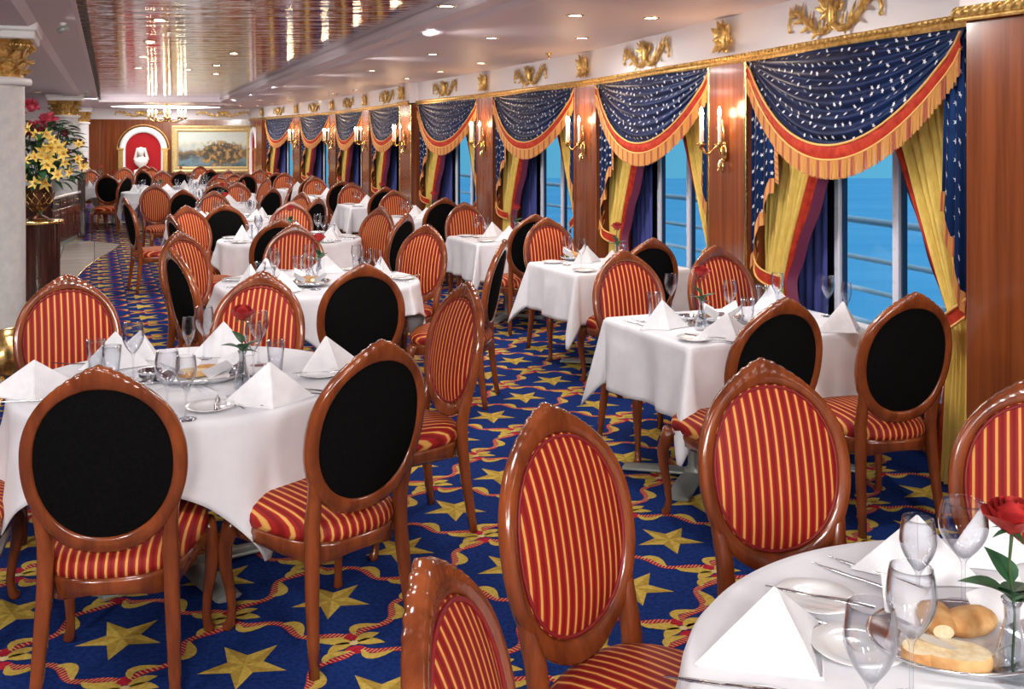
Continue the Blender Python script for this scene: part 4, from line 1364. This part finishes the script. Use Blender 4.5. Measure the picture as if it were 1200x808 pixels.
GRP = dict(napkin='folded napkins', wine='wine glasses', bigwine='wine glasses', flute='wine glasses', tumbler='water tumblers', plate='side plates', knife='table knives', fork='table forks',
           bowl='silver bowls', vase='bud vases', rose='red roses', tray='bread trays', bread='bread', slice='bread')


def put(kind, x, y, rz, where, scale=None, z=TZ, look=None):
    p, cat, desc = PR[kind]
    return p.get((x, y, z), rz, (look or desc) + ' ' + where, cat, GRP[kind], scale)


def putpx(kind, px_, py2, rz, where, scale=None, z=TZ, look=None):
    p = at(px_, py2, z); return put(kind, p.x, p.y, R(rz), where, scale, z, look)


def centre_set(x, y, tn_, rz=0, tray=True, bread=2):
    put('vase', x, y, 0, 'in the middle of ' + tn_); put('rose', x, y, rz, 'in the vase on ' + tn_)
    if tray:
        tx, ty = x - .02, y - .20
        put('tray', tx, ty, rz, 'on ' + tn_)
        for k in range(bread): put('bread', tx - .03 + .06 * k, ty + .01 * k, .5 + k, ('left' if k == 0 else 'right') + ' of the two in the tray on ' + tn_, None, TZ + .018)


def seat_set(cx, cy, ang, r, tn_, seat, full=True):
    """place setting; ang = direction from the table centre to the seat (deg from +Y clockwise)"""
    A = R(ang); o = Vector((sin(A), cos(A), 0)); s = Vector((cos(A), -sin(A), 0)); c = Vector((cx, cy, 0))
    rz = -A + PI
    w = 'at the %s seat of %s' % (seat, tn_)
    p = c + o * (r - .20); put('napkin', p.x, p.y, rz + rnd.uniform(-.4, .4), w, (1, 1, rnd.uniform(.95, 1.15)))
    p = c + o * (r - .34) + s * .10 * -1; put('wine', p.x, p.y, 0, w)
    p = c + o * (r - .30) + s * .18 * -1; put('tumbler' if rnd.random() < .5 else 'flute', p.x, p.y, 0, w)
    if full:
        p = c + o * (r - .12) + s * .20; put('plate', p.x, p.y, 0, w)
        put('knife', p.x + .02, p.y, rz + .2, 'on the plate ' + w, None, TZ + .012)
        p = c + o * (r - .13) - s * .13; put('knife', p.x, p.y, rz, 'on the cloth ' + w)
        p = c + o * (r - .13) + s * .115; put('fork', p.x, p.y, rz, w)


# ---- table A: front left round table
TA = 'the front left round table'
AX, AY = -1.27, 3.92
table_round(AX, AY, R(-3), TA, 0, .625)
chair_px(115, 429, -9, 'black backed oval chair in the left foreground, its back square to the camera', 'chairs at the front left table')
chair_px(447, 399, -45, 'black backed oval chair right of the front left table, seat turned left', 'chairs at the front left table')
chair_px(78, 322, 150, 'striped oval chair at the far left of the front left table, beside the marble column', 'chairs at the front left table')
chair_px(308, 318, 186, 'striped oval chair behind the front left table, facing the camera over the rose', 'chairs at the front left table')
chair_px(548, 331, -122, 'striped oval chair in the aisle at the right of the front left table', 'chairs at the front left table')
chair_at(-2.0, 3.42, 76, 'chair cut by the left edge of the picture, only seat and front leg showing', 'chairs at the front left table')
for (x, y, rz, sc, w) in ((40, 462, 25, (1.25, 1.2, 1.0), 'at the left edge of'), (135, 430, 200, (1.0, 1, 1.15), 'behind the nearest black chair on'), (165, 418, 150, (1, 1, .9), 'at the far left seat of'),
                          (262, 416, 190, (1, 1, 1.15), 'beside the rose at the far seat of'), (382, 432, 230, (1.2, 1.1, 1.05), 'at the right hand seat of'), (316, 472, 20, (1.2, 1.1, 1.15), 'in front of the rose on')):
    putpx('napkin', x, y, rz, w + ' ' + TA, sc)
for kd, x, y, w in (('bigwine', 196, 489, 'nearest the camera on'), ('wine', 218, 492, 'just right of the nearest glass on'), ('bigwine', 156, 446, 'behind the left napkin on'), ('tumbler', 131, 444, 'between the two left napkins on'),
                    ('tumbler', 112, 436, 'leftmost on'), ('bigwine', 239, 421, 'tallest at the far side of'), ('flute', 221, 428, 'left of the tallest far glass on'), ('wine', 297, 441, 'right behind the rose on'),
                    ('bigwine', 303, 428, 'behind the rose and farther back on'), ('tumbler', 323, 437, 'beside the right hand napkin on')):
    putpx(kd, x, y, 0, w + ' ' + TA)
putpx('plate', 246, 480, 0, 'nearest the camera on ' + TA); putpx('plate', 376, 441, 0, 'at the right of ' + TA)
putpx('knife', 254, 473, 15, 'lying across the nearest side plate on ' + TA, None, TZ + .013); putpx('knife', 374, 438, 95, 'on the right hand side plate of ' + TA, None, TZ + .013)
putpx('fork', 277, 474, 32, 'left of two beside the front napkin on ' + TA); putpx('fork', 292, 472, 45, 'right of two beside the front napkin on ' + TA)
putpx('knife', 362, 458, 60, 'on the cloth at the right of ' + TA); putpx('fork', 358, 462, 62, 'on the cloth at the right of ' + TA)
putpx('knife', 22, 472, 95, 'at the left edge of ' + TA); putpx('knife', 88, 428, 80, 'by the far left seat of ' + TA)
putpx('tray', 236, 447, 20, 'in the middle of ' + TA)
putpx('bread', 244, 440, 10, 'in the tray, right one, on ' + TA, None, TZ + .018); putpx('slice', 226, 440, 30, 'leaning in the tray on ' + TA, None, TZ + .03)
putpx('bowl', 176, 447, 0, 'left of the bread tray on ' + TA); putpx('bowl', 272, 440, 0, 'right of the bread tray on ' + TA)
putpx('vase', 284, 456, 0, 'standing before the bread tray on ' + TA); putpx('rose', 284, 456, 20, 'in the vase on ' + TA)

# ---- table F: bottom right round table
TF = 'the bottom right round table'
FX, FY = .985, 1.68
table_round(FX, FY, R(10), TF, 1, .67)
chair_px(640, 474, 132, 'striped oval chair in the centre foreground, seat reaching the bottom right table', 'chairs at the bottom right table')
chair_px(498, 657, 101, 'striped oval chair at the bottom centre seen almost edge on', 'chairs at the bottom right table')
chair_px(893, 421, 166, 'striped oval chair behind the bottom right table, facing the camera', 'chairs at the bottom right table')
chair_px(1222, 440, 206, 'striped oval chair cut by the right edge of the picture', 'chairs at the bottom right table')
putpx('napkin', 908, 765, 30, 'at the left of ' + TF, (1.15, 1.25, .95)); putpx('napkin', 1075, 672, 160, 'behind the glasses on ' + TF, (1, 1, 1)); putpx('napkin', 1150, 655, 190, 'by the right edge on ' + TF, (.9, .9, .9))
putpx('plate', 957, 707, 0, 'beside the left napkin on ' + TF, (.95, .95, 1)); putpx('plate', 1005, 765, 0, 'under the glasses on ' + TF)
putpx('knife', 958, 702, 62, 'lying across the side plate on ' + TF, None, TZ + .016)
putpx('knife', 1003, 680, 42, 'left of the pair on the cloth of ' + TF); putpx('knife', 1022, 672, 42, 'right of the pair on the cloth of ' + TF)
putpx('fork', 992, 738, 68, 'beside the left napkin on ' + TF); putpx('knife', 850, 806, 75, 'at the near left edge of ' + TF)
putpx('bigwine', 1068, 822, 0, 'with the long stem, front middle of ' + TF); putpx('bigwine', 1020, 880, 0, 'nearest the camera on ' + TF, (1.0, 1.0, 1.0)); putpx('wine', 1076, 722, 0, 'behind the stemmed one on ' + TF, (1, 1, .9)); putpx('bigwine', 1129, 712, 0, 'near the rose on ' + TF, (1.15, 1.15, .95))
putpx('tray', 1128, 765, 10, 'with bread at the right of ' + TF, (1.05, 1.05, 1))
putpx('bread', 1098, 742, 80, 'at the left of the tray on ' + TF, (1.0, 1.1, 1.15), TZ + .018); putpx('bread', 1136, 745, 20, 'at the back of the tray on ' + TF, (1, 1.1, 1.2), TZ + .018)
putpx('slice', 1118, 776, -15, 'lying in front in the tray on ' + TF, (1.1, 1.0, 1), TZ + .02); putpx('slice', 1082, 770, 40, 'at the left end of the tray on ' + TF, (.8, .8, 1), TZ + .02)
putpx('vase', 1186, 800, 0, 'at the right edge on ' + TF); putpx('rose', 1186, 800, -20, 'large in the right foreground on ' + TF, (1.1, 1.1, 1.0))

# ---- window tables
def rect_axes(): return E_, D_
RT = []
corner = [(.805, 4.53), None]
def rcent(cx_, cy_, hx): p = Vector((cx_, cy_, 0)) + E_ * hx + D_ * .4; return p
r1 = rcent(.805, 4.53, .57); r1n = 'the nearest window table'
table_rect(r1.x, r1.y, YAW, r1n, 0, True)
chair_px(921, 349, -22, 'black backed oval chair at the near left of the nearest window table', 'chairs at the window tables')
chair_px(1073, 343, -16, 'black backed oval chair nearest the big window, striped seat showing', 'chairs at the window tables')
chair_px(730, 293, 157, 'striped oval chair at the far left of the nearest window table', 'chairs at the window tables')
chair_px(838, 288, 158, 'striped oval chair before the first pillar, far right of the nearest window table', 'chairs at the window tables')
for x, y, rz, sc, w in ((776, 384, 200, (1.0, 1, 1.1), 'at the far left of'), (852, 398, 20, (1.25, 1.1, 1.0), 'at the near left of'), (905, 362, 190, (1, 1, 1.1), 'at the far right of'), (988, 388, 30, (1.1, 1, 1.15), 'at the near right of')):
    putpx('napkin', x, y, rz, w + ' ' + r1n, sc)
for kd, x, y, w in (('tumbler', 766, 372, 'left of the two at the far left of'), ('wine', 786, 368, 'right of the two at the far left of'), ('wine', 855, 378, 'in the middle of'), ('tumbler', 876, 380, 'right of the middle of'), ('tumbler', 893, 362, 'left of the far pair on'),
                    ('wine', 911, 366, 'right of the far pair on'), ('wine', 970, 371, 'beside the window mullion on'), ('flute', 992, 376, 'nearest the window on')):
    putpx(kd, x, y, 0, w + ' ' + r1n)
putpx('plate', 814, 399, 0, 'near the left corner of ' + r1n); putpx('fork', 826, 396, 60, 'on the side plate of ' + r1n, None, TZ + .014); putpx('knife', 836, 400, 60, 'beside the side plate of ' + r1n)
putpx('knife', 745, 380, 30, 'left one at the far left of ' + r1n); putpx('knife', 754, 378, 30, 'right one at the far left of ' + r1n)
putpx('vase', 822, 387, 0, 'on ' + r1n); putpx('rose', 822, 387, 15, 'in the vase on ' + r1n)
putpx('tray', 845, 378, 20, 'behind the rose on ' + r1n, (.75, .75, 1)); putpx('bowl', 806, 380, 0, 'beside the vase on ' + r1n)

rows_r = [('second', (.43, 7.08), (765, 279), (640, 255)), ('third', (-.32, 9.19), (627, 251), (544, 237)), ('fourth', (-1.45, 11.75), (521, 231.5), (462, 222.7)), ('fifth', (-2.60, 14.3), (452, 219), (412, 214)),
          ('sixth', (-3.45, 16.4), (401, 212), (369, 207)), ('seventh', (-4.45, 18.5), (366, 206), (333, 202)), ('eighth', (-5.45, 20.7), (324, 202), (304, 198))]
for k, (nm, co, nc, fc) in enumerate(rows_r):
    tnm = 'the %s window table' % nm
    n0, n1 = at(*nc, 1.05), at(*fc, 1.05); c = (n0 + n1) / 2 + E_ * .12; c.z = 0
    table_rect(c.x, c.y, YAW, tnm, k, False)
    chair_px(*nc, -23, 'black backed oval chair on the near side of ' + tnm, 'chairs at the window tables')
    chair_px(*fc, 157, 'striped oval chair facing the camera on the far side of ' + tnm, 'chairs at the window tables')
    for sgn, st in ((-1, 'near'), (1, 'far')):
        p = c + D_ * (.22 * sgn) + E_ * -.08; put('napkin', p.x, p.y, YAW + (0 if sgn < 0 else PI) + .3, 'at the %s seat of %s' % (st, tnm), (1.1, 1, 1.1))
        p = c + D_ * (.12 * sgn) + E_ * -.28; put('wine', p.x, p.y, 0, 'at the %s seat of %s' % (st, tnm))
        p = c + D_ * (.16 * sgn) + E_ * .20; put('tumbler', p.x, p.y, 0, 'at the %s seat of %s' % (st, tnm))
        p = c + D_ * (.26 * sgn) + E_ * -.33; put('plate', p.x, p.y, 0, 'at the %s seat of %s' % (st, tnm))
    p = c + E_ * .08; put('vase', p.x, p.y, 0, 'in the middle of ' + tnm); put('rose', p.x, p.y, k, 'in the vase on ' + tnm)
    if k == 0:
        putpx('tray', 675, 305, 20, 'with bread on ' + tnm, (.8, .8, 1)); putpx('bread', 670, 301, 25, 'left of two in the tray on ' + tnm, None, TZ + .018); putpx('bread', 680, 303, 5, 'right of two in the tray on ' + tnm, None, TZ + .018)

# ---- aisle tables (round)
def round_group(name, cx_, cy_, seed, chairs, seats, full=True, tray=True):
    table_round(cx_, cy_, R(20 + 25 * seed), name, seed)
    for (px_, py2, a, lab) in chairs: chair_px(px_, py2, a, lab + ' ' + name, 'chairs around the aisle tables')
    for ang, st in seats: seat_set(cx_, cy_, ang, .64, name, st, full)
    centre_set(cx_, cy_, name, seed, tray)


S6 = [(200, 'nearest'), (250, 'near left'), (295, 'far left'), (355, 'farthest'), (60, 'far right'), (110, 'near right')]
T2 = 'the second aisle round table'
round_group(T2, -1.28, 6.62, 2, [(427, 309, -20, 'black backed oval chair squarely in front of'), (201, 291, 52, 'black backed chair turned right, near left of'), (209, 271, 118, 'striped oval chair angled right, far left of'),
                                 (346, 262.6, 176, 'striped oval chair facing the camera behind'), (501, 263, -147, 'striped oval chair angled left, far right of'), (591, 281, -80, 'chair seen edge on in the aisle, near right of')],
            S6)
T3 = 'the third aisle round table'
round_group(T3, -2.10, 9.45, 3, [(328, 257, -22, 'black backed oval chair half hidden in front of'), (200, 251.6, 55, 'black backed chair glimpsed at the near left of'), (218, 241, 128, 'striped oval chair angled right, far left of'),
                                 (342, 235.5, 176, 'striped oval chair facing the camera behind'), (447, 242, -142, 'striped oval chair angled left, far right of'), (477, 250.5, -68, 'black backed chair turned left, near right of')], S6)
T4 = 'the fourth aisle round table'
round_group(T4, -3.38, 11.75, 4, [(264, 239, -16, 'broad black backed oval chair in front of'), (146, 232, 56, 'black backed chair by the stone walkway, left of'), (180, 216, 140, 'striped oval chair at the far left beyond'),
                                  (251, 223.5, 177, 'striped oval chair facing the camera behind'), (355, 225, -140, 'striped oval chair angled left, far right of'), (373, 232, -66, 'black backed chair turned left, near right of')], S6, True)
T5 = 'the fifth aisle round table'
round_group(T5, -4.15, 14.3, 5, [(215, 222, 5, 'black backed oval chair in front of'), (279, 213.5, 180, 'striped oval chair facing the camera behind'), (320, 220, -60, 'black backed chair turned left, right of'), (342, 216, -97, 'orange striped chair seen edge on, far right of')], S6[:5], False, False)
T6 = 'the sixth aisle round table'
round_group(T6, -5.05, 17.0, 6, [(255, 214, -25, 'black backed oval chair in front of'), (314, 208.5, -130, 'striped oval chair angled left, right of'), (275, 203, 178, 'striped oval chair facing the camera behind')], S6[:5], False, False)
T7 = 'the round table near the far windows'
round_group(T7, -6.15, 20.15, 7, [(290, 203, -40, 'large black backed oval chair right of'), (256, 205, 160, 'striped oval chair at the left of'), (268, 199, 180, 'striped oval chair beyond')], S6[:5], False, False)
T8 = 'the round table before the painting'
round_group(T8, -7.5, 22.6, 8, [(235, 194, 185, 'striped oval chair under the painting behind'), (247, 198, -50, 'black backed oval chair right of'), (212, 200, -10, 'black backed oval chair in front of')], S6[:5], False, False)
T9 = 'the round table before the red niche'
round_group(T9, -6.3, 17.9, 9, [(190, 200, 150, 'striped oval chair at the right of'), (167, 199, 20, 'black backed oval chair behind'), (146, 196, 170, 'reddish striped chair far left of'), (178, 196, 185, 'orange striped chair beyond')], S6[:5], False, False)
T10 = 'the far left round table'
round_group(T10, -7.95, 19.9, 10, [(125, 204, -4, 'black backed oval chair standing clear in front of'), (105, 198, 158, 'red striped oval chair at the left of'), (150, 205, -80, 'chair seen edge on at the right of')], S6[:4], False, False)
T11 = 'the farthest round table'
round_group(T11, -9.85, 23.9, 11, [(170, 194, 180, 'orange striped chair below the bust behind')], S6[:3], False, False)


# ------------------------------------------------------------------ flower stand, cabinet
def lily(mb, c, d, s, r5):
    c, d = Vector(c), Vector(d).normalized(); u = d.orthogonal().normalized(); v = d.cross(u)
    for k in range(6):
        w = k * PI / 3 + r5.uniform(-.1, .1); q = u * cos(w) + v * sin(w)
        mb.leaf(c, q * .8 + d * .75, d, s, s * .21, 0, curl=.35, n=5)
    mb.ball(c + d * s * .12, s * .13, 6, 4, 1)
    for k in range(3): q = u * cos(k * 2.1) + v * sin(k * 2.1); mb.tube([c, c + d * s * .5 + q * s * .15], .003, 4, 1)


def peony(mb, c, d, s, r5):
    c = Vector(c)
    for k in range(26):
        w = r5.uniform(0, 2 * PI); ph = r5.uniform(-.3, 1.4); q = Vector((cos(w) * cos(ph), sin(w) * cos(ph), sin(ph)))
        mb.leaf(c + q * s * .25, q + Vector((r5.uniform(-.5, .5), r5.uniform(-.5, .5), .5)), -q, s * .8, s * .32, 0, curl=.5, n=4)
    mb.ball(c, s * .5, 8, 6)


def flowers():
    r5 = random.Random(12)
    bx_, by_ = -4.98, 10.55
    # podium
    pod = empty('flower_pedestal', (-5.05, 10.6, 0)); tag(pod, 'dark polished curved wooden pedestal with brass edge under the flowers', 'pedestal')
    mb = MB(); N = 32
    def ring(r_, z): return [(r_ * 1.0 * cos(2 * PI * k / N), r_ * .8 * sin(2 * PI * k / N), z) for k in range(N)]
    mb.grid([ring(.24, 0), ring(.24, .80)], 0, closev=True); fixn(mb.build('body', darkwood, pod))
    mb = MB(); P = [ring(.24, .80), ring(.27, .805), ring(.275, .82), ring(.27, .84), ring(.001, .842)]; mb.grid(P, 0, closev=True); mb.build('top', brass, pod)
    mb = MB()
    for k in range(9): w = -2.6 + k * .26; mb.tube([(.243 * cos(w), .195 * sin(w), .04), (.243 * cos(w), .195 * sin(w), .78)], .007, 6)
    mb.build('fluting', darkwood, pod)
    vs_ = empty('flower_urn', (-5.02, 10.58, .843)); tag(vs_, 'dark bronze latticed urn holding the large flower arrangement', 'vase')
    mb = MB(); mb.lathe([(.001, 0), (.10, 0), (.10, .02), (.04, .05), (.04, .08), (.12, .16), (.15, .26), (.135, .34), (.15, .36), (.14, .36), (.12, .33), (.001, .3)], 24); mb.build('urn_body', mat('bronze', (.12, .05, .03), .3, metal=.8), vs_)
    mb = MB()
    for k in range(12):
        for sg in (-1, 1):
            P = []
            for j in range(8): t = j / 7; w = 2 * PI * k / 12 + sg * t * .9; rr = .045 + .11 * sin(min(1, t * 1.1) * PI / 2) + .004; P.append((rr * cos(w), rr * sin(w), .09 + .2 * t))
            mb.tube(P, .004, 5)
    mb.build('lattice', brass, vs_)
    arr = empty('flower_arrangement', (bx_, by_, 1.15)); tag(arr, 'tall arrangement of yellow lilies, red and pink blooms and dark leaves beside the marble column', 'flowers')
    lf = MB()
    for k in range(300):
        w = r5.uniform(0, 2 * PI); rr = .30 * r5.random() ** .5; z = r5.uniform(.08, .74); k2 = 1 - .35 * max(0, z - .45) / .3
        c = Vector((rr * cos(w) * 1.25 * k2, rr * sin(w) * .9, z)); d = Vector((cos(w), sin(w), r5.uniform(-.3, .7)))
        lf.leaf(c, d, (0, 0, 1), r5.uniform(.11, .19), r5.uniform(.026, .05), curl=r5.uniform(.1, .6), n=4)
    for k in range(40):
        w = r5.uniform(0, 2 * PI); lf.tube([(0, 0, -.25), (.1 * cos(w), .08 * sin(w), .1), (.28 * cos(w), .2 * sin(w), r5.uniform(.3, .75))], .006, 5)
    o = lf.build('leaves', green, arr)
    # lilies
    spots = []
    tries = 0
    while len(spots) < 36 and tries < 9000:
        tries += 1
        x = r5.uniform(-.42, .52); z = r5.uniform(.06, .64)
        if (x / .53) ** 2 + ((z - .35) / .30) ** 2 > 1: continue
        if any(math.hypot(x - a, z - b) < .078 for a, b in spots): continue
        spots.append((x, z))
    for x, z in spots:
        y = -.28 * math.sqrt(max(.05, 1 - (x / .55) ** 2)) + r5.uniform(-.05, .03); mb = MB(); lily(mb, (x, y, z), (x * 1.2 + r5.uniform(-.9, .9), -1, r5.uniform(-.7, .8)), r5.uniform(.070, .112), r5); mb.build('lily', [lily_m, lily_c], arr)
    for x, y, z, s in ((-.05, -.1, .88, .10), (-.30, -.15, .80, .11), (-.16, -.16, .80, .09), (.14, -.12, .72, .11), (.02, -.2, .62, .12), (-.12, -.25, .60, .11), (-.4, -.1, .66, .1)):
        mb = MB(); peony(mb, (x, y, z), None, s, r5); mb.build('pink_bloom' if s < .1 else 'red_bloom', pink_m, arr)
    for x, y, z in ((.32, -.15, .60), (.45, -.1, .50), (.25, -.2, .50), (.5, -.1, .30), (-.2, -.3, .38), (.36, -.2, .4)):
        mb = MB(); peony(mb, (x, y, z), None, .055, r5); mb.build('dark_bloom', orchid_m, arr)


flowers()
# cabinet (sideboard) behind
u_ = Vector((-.217, .976, 0)).normalized(); cab = empty('sideboard', (-6.92, 15.0, 0), math.atan2(u_.y, u_.x)); tag(cab, 'dark wooden sideboard with white top between the flowers and the dining chairs', 'cabinet')
Lc = 2.0
mb = MB(); mb.box((Lc / 2, .32, .43), (Lc, .64, .70), 0, bev=.01); mb.box((Lc / 2, .32, .04), (Lc - .02, .60, .08), 1); mb.build('body', [darkwood, steel_base], cab)
mb = MB(); mb.box((Lc / 2, .32, .80), (Lc + .05, .70, .045), 0, bev=.01); mb.build('white_top', china, cab)
for k in range(4):
    mb = MB(); mb.box((.25 + k * .5, -.008, .36), (.46, .02, .50), 0, bev=.006); mb.box((.25 + k * .5, -.02, .36), (.34, .012, .36), 0, bev=.005); dr = mb.build('door', noise_col(mat('door_wood', (.1, .02, .015), .25, coat=.4), (.06, .014, .01), (.13, .03, .018), (20, 3, 20)) if k == 0 else bpy.data.materials['door_wood'], cab)
    mb = MB(); cx_ = .25 + k * .5 + (.12 if k % 2 == 0 else -.12)
    mb.tube([(cx_ + .02 * sin(j / 12 * 2 * PI), -.04, .40 + .09 * (j / 12 - .5)) for j in range(13)], .006, 6); mb.build('handle', brass, dr)
    mb = MB(); mb.box((.25 + k * .5, -.008, .70), (.46, .02, .11), 0, bev=.006); d2 = mb.build('drawer', darkwood, cab)
    mb = MB(); mb.tube([(.19 + k * .5, -.03, .70), (.25 + k * .5, -.04, .695), (.31 + k * .5, -.03, .70)], .007, 6); mb.build('handle', brass, d2)
# partition with brass rail beside the sideboard
mb = MB(); mb.box((0, 0, .52), (.12, .5, 1.04), 0, bev=.01)
o = mb.build('wooden_divider', darkwood); o.location = (-7.50, 17.4, 0); o.rotation_euler = (0, 0, YAW); tag(o, 'dark wooden divider at the far end of the sideboard', 'divider')
rl = empty('brass_rail', (-7.50, 17.4, 1.04), YAW); tag(rl, 'brass rail with glass on top of the dark divider', 'rail')
mb = MB()
for y in (-.23, .23): mb.tube([(0, y, 0), (0, y, .42)], .014, 8)
mb.tube([(0, -.25, .42), (0, .25, .42)], .018, 8); mb.build('rail_frame', brass, rl)
mb = MB(); mb.box((0, 0, .2), (.008, .44, .34)); mb.build('glass_panel', pane_m, rl)

# ------------------------------------------------------------------ lights
def area(name, loc, size, energy, col=(1, .945, .92), rot=(0, 0, 0), sy=None):
    l = bpy.data.lights.new(name, 'AREA'); l.energy = energy; l.color = col; l.size = size; l.shape = 'RECTANGLE' if sy else 'DISK'
    if sy: l.size_y = sy
    o = bpy.data.objects.new(name, l); COL.objects.link(o); o.location = loc; o.rotation_euler = rot; return o


K = .42
lights = [(1.5, 3.7, .8), (-.9, 2.2, .8), (-2.6, 2.6, 1), (-2.5, 5.0, 1), (.3, 5.6, 1), (-1.0, 7.6, 1), (.35, 8.2, 1), (-1.7, 10.6, 1), (-3.0, 8.6, 1), (-2.6, 13.2, 1), (-4.2, 11.8, 1), (-3.7, 16.0, 1), (-5.3, 14.6, 1), (-4.8, 19.0, 1),
          (-6.6, 18.0, 1), (-6.0, 22.0, 1), (-8.0, 21.5, .8), (-6.9, 25.0, .7), (-9.2, 24.2, .7), (-10.4, 26.0, .6), (-5.6, 9.4, 1), (-7.6, 14.0, 1), (0, -.6, 1), (-2.6, -.6, 1), (1.8, -1.6, .6), (1.6, .9, .25)]
for x, y, k_ in lights: area('downlight_lamp', (x, y, 2.50), .45, 48 * K * k_)


def aimed(name, p, tgt, size, energy, col=(1, .95, .91)):
    d = Vector(tgt) - Vector(p); o = area(name, p, size, energy, col); o.data.spread = R(110); o.rotation_euler = d.to_track_quat('-Z', 'Y').to_euler(); return o


# added fill lights without fixtures: window side, behind the camera, down the room
for i in range(NB):
    M, L = bay_frame(i); p = M @ Vector((L / 2, -1.9, 2.49)); t_ = M @ Vector((L / 2, .1, 1.35)); aimed('added_window_fill', p, t_, .3, 13)
for x, t_ in ((-2.4, (-2.0, 4, .4)), (0, (-.2, 5, .3)), (1.7, (1.3, 5, .4))): aimed('added_room_fill', (x, -1.8, 2.48), t_, .6, 55)
for p, t_ in (((-1.2, 3.9, 2.49), (-1.9, 8, .5)), ((-2.6, 8.5, 2.49), (-3.6, 13, .5)), ((-4.6, 14, 2.49), (-5.8, 19, .6)), ((-6.6, 19.5, 2.49), (-8.2, 27, 1.2)), ((-8.6, 20.5, 2.49), (-9.8, 27, 1.3)), ((-5.2, 6.4, 2.49), (-5.1, 10.5, 1.3))): aimed('added_room_fill', p, t_, .4, 20)

sun = bpy.data.lights.new('added_rail_sun', 'SUN'); sun.energy = 1.0; sun.color = (.8, .93, 1); sun.angle = R(3)  # sun added to lighten the deck rails outside
so = bpy.data.objects.new('added_rail_sun', sun); COL.objects.link(so); so.location = (6, -10, 12); so.rotation_euler = Vector((-.05, .72, -.68)).to_track_quat('-Z', 'Y').to_euler()

# world: dusk sky
w = bpy.data.worlds.new('World'); scn.world = w; w.use_nodes = True
n, l = w.node_tree.nodes, w.node_tree.links; bg = n['Background']
tc = n.new('ShaderNodeTexCoord'); sp = n.new('ShaderNodeSeparateXYZ'); l.new(tc.outputs['Generated'], sp.inputs[0])
cr = n.new('ShaderNodeValToRGB'); e = cr.color_ramp.elements
e[0].position = 0; e[0].color = (.15, .56, .86, 1); e[1].position = .6; e[1].color = (.11, .42, .80, 1)
l.new(sp.outputs[2], cr.inputs[0]); l.new(cr.outputs[0], bg.inputs[0]); bg.inputs[1].default_value = .95

# ------------------------------------------------------------------ camera
cam = bpy.data.cameras.new('Camera'); co = bpy.data.objects.new('Camera', cam); COL.objects.link(co)
co.location = (0, 0, CAMZ); co.rotation_euler = (R(90), 0, 0)
cam.sensor_width = 36; cam.lens = 36 * F / 1200; cam.shift_y = -(404 - HY) / 1200; cam.clip_end = 300; cam.clip_start = .05
scn.camera = co
vs = scn.view_settings; vs.view_transform = 'Standard'; vs.look = 'None'; vs.exposure = -.12; vs.gamma = 1
vs.use_curve_mapping = False
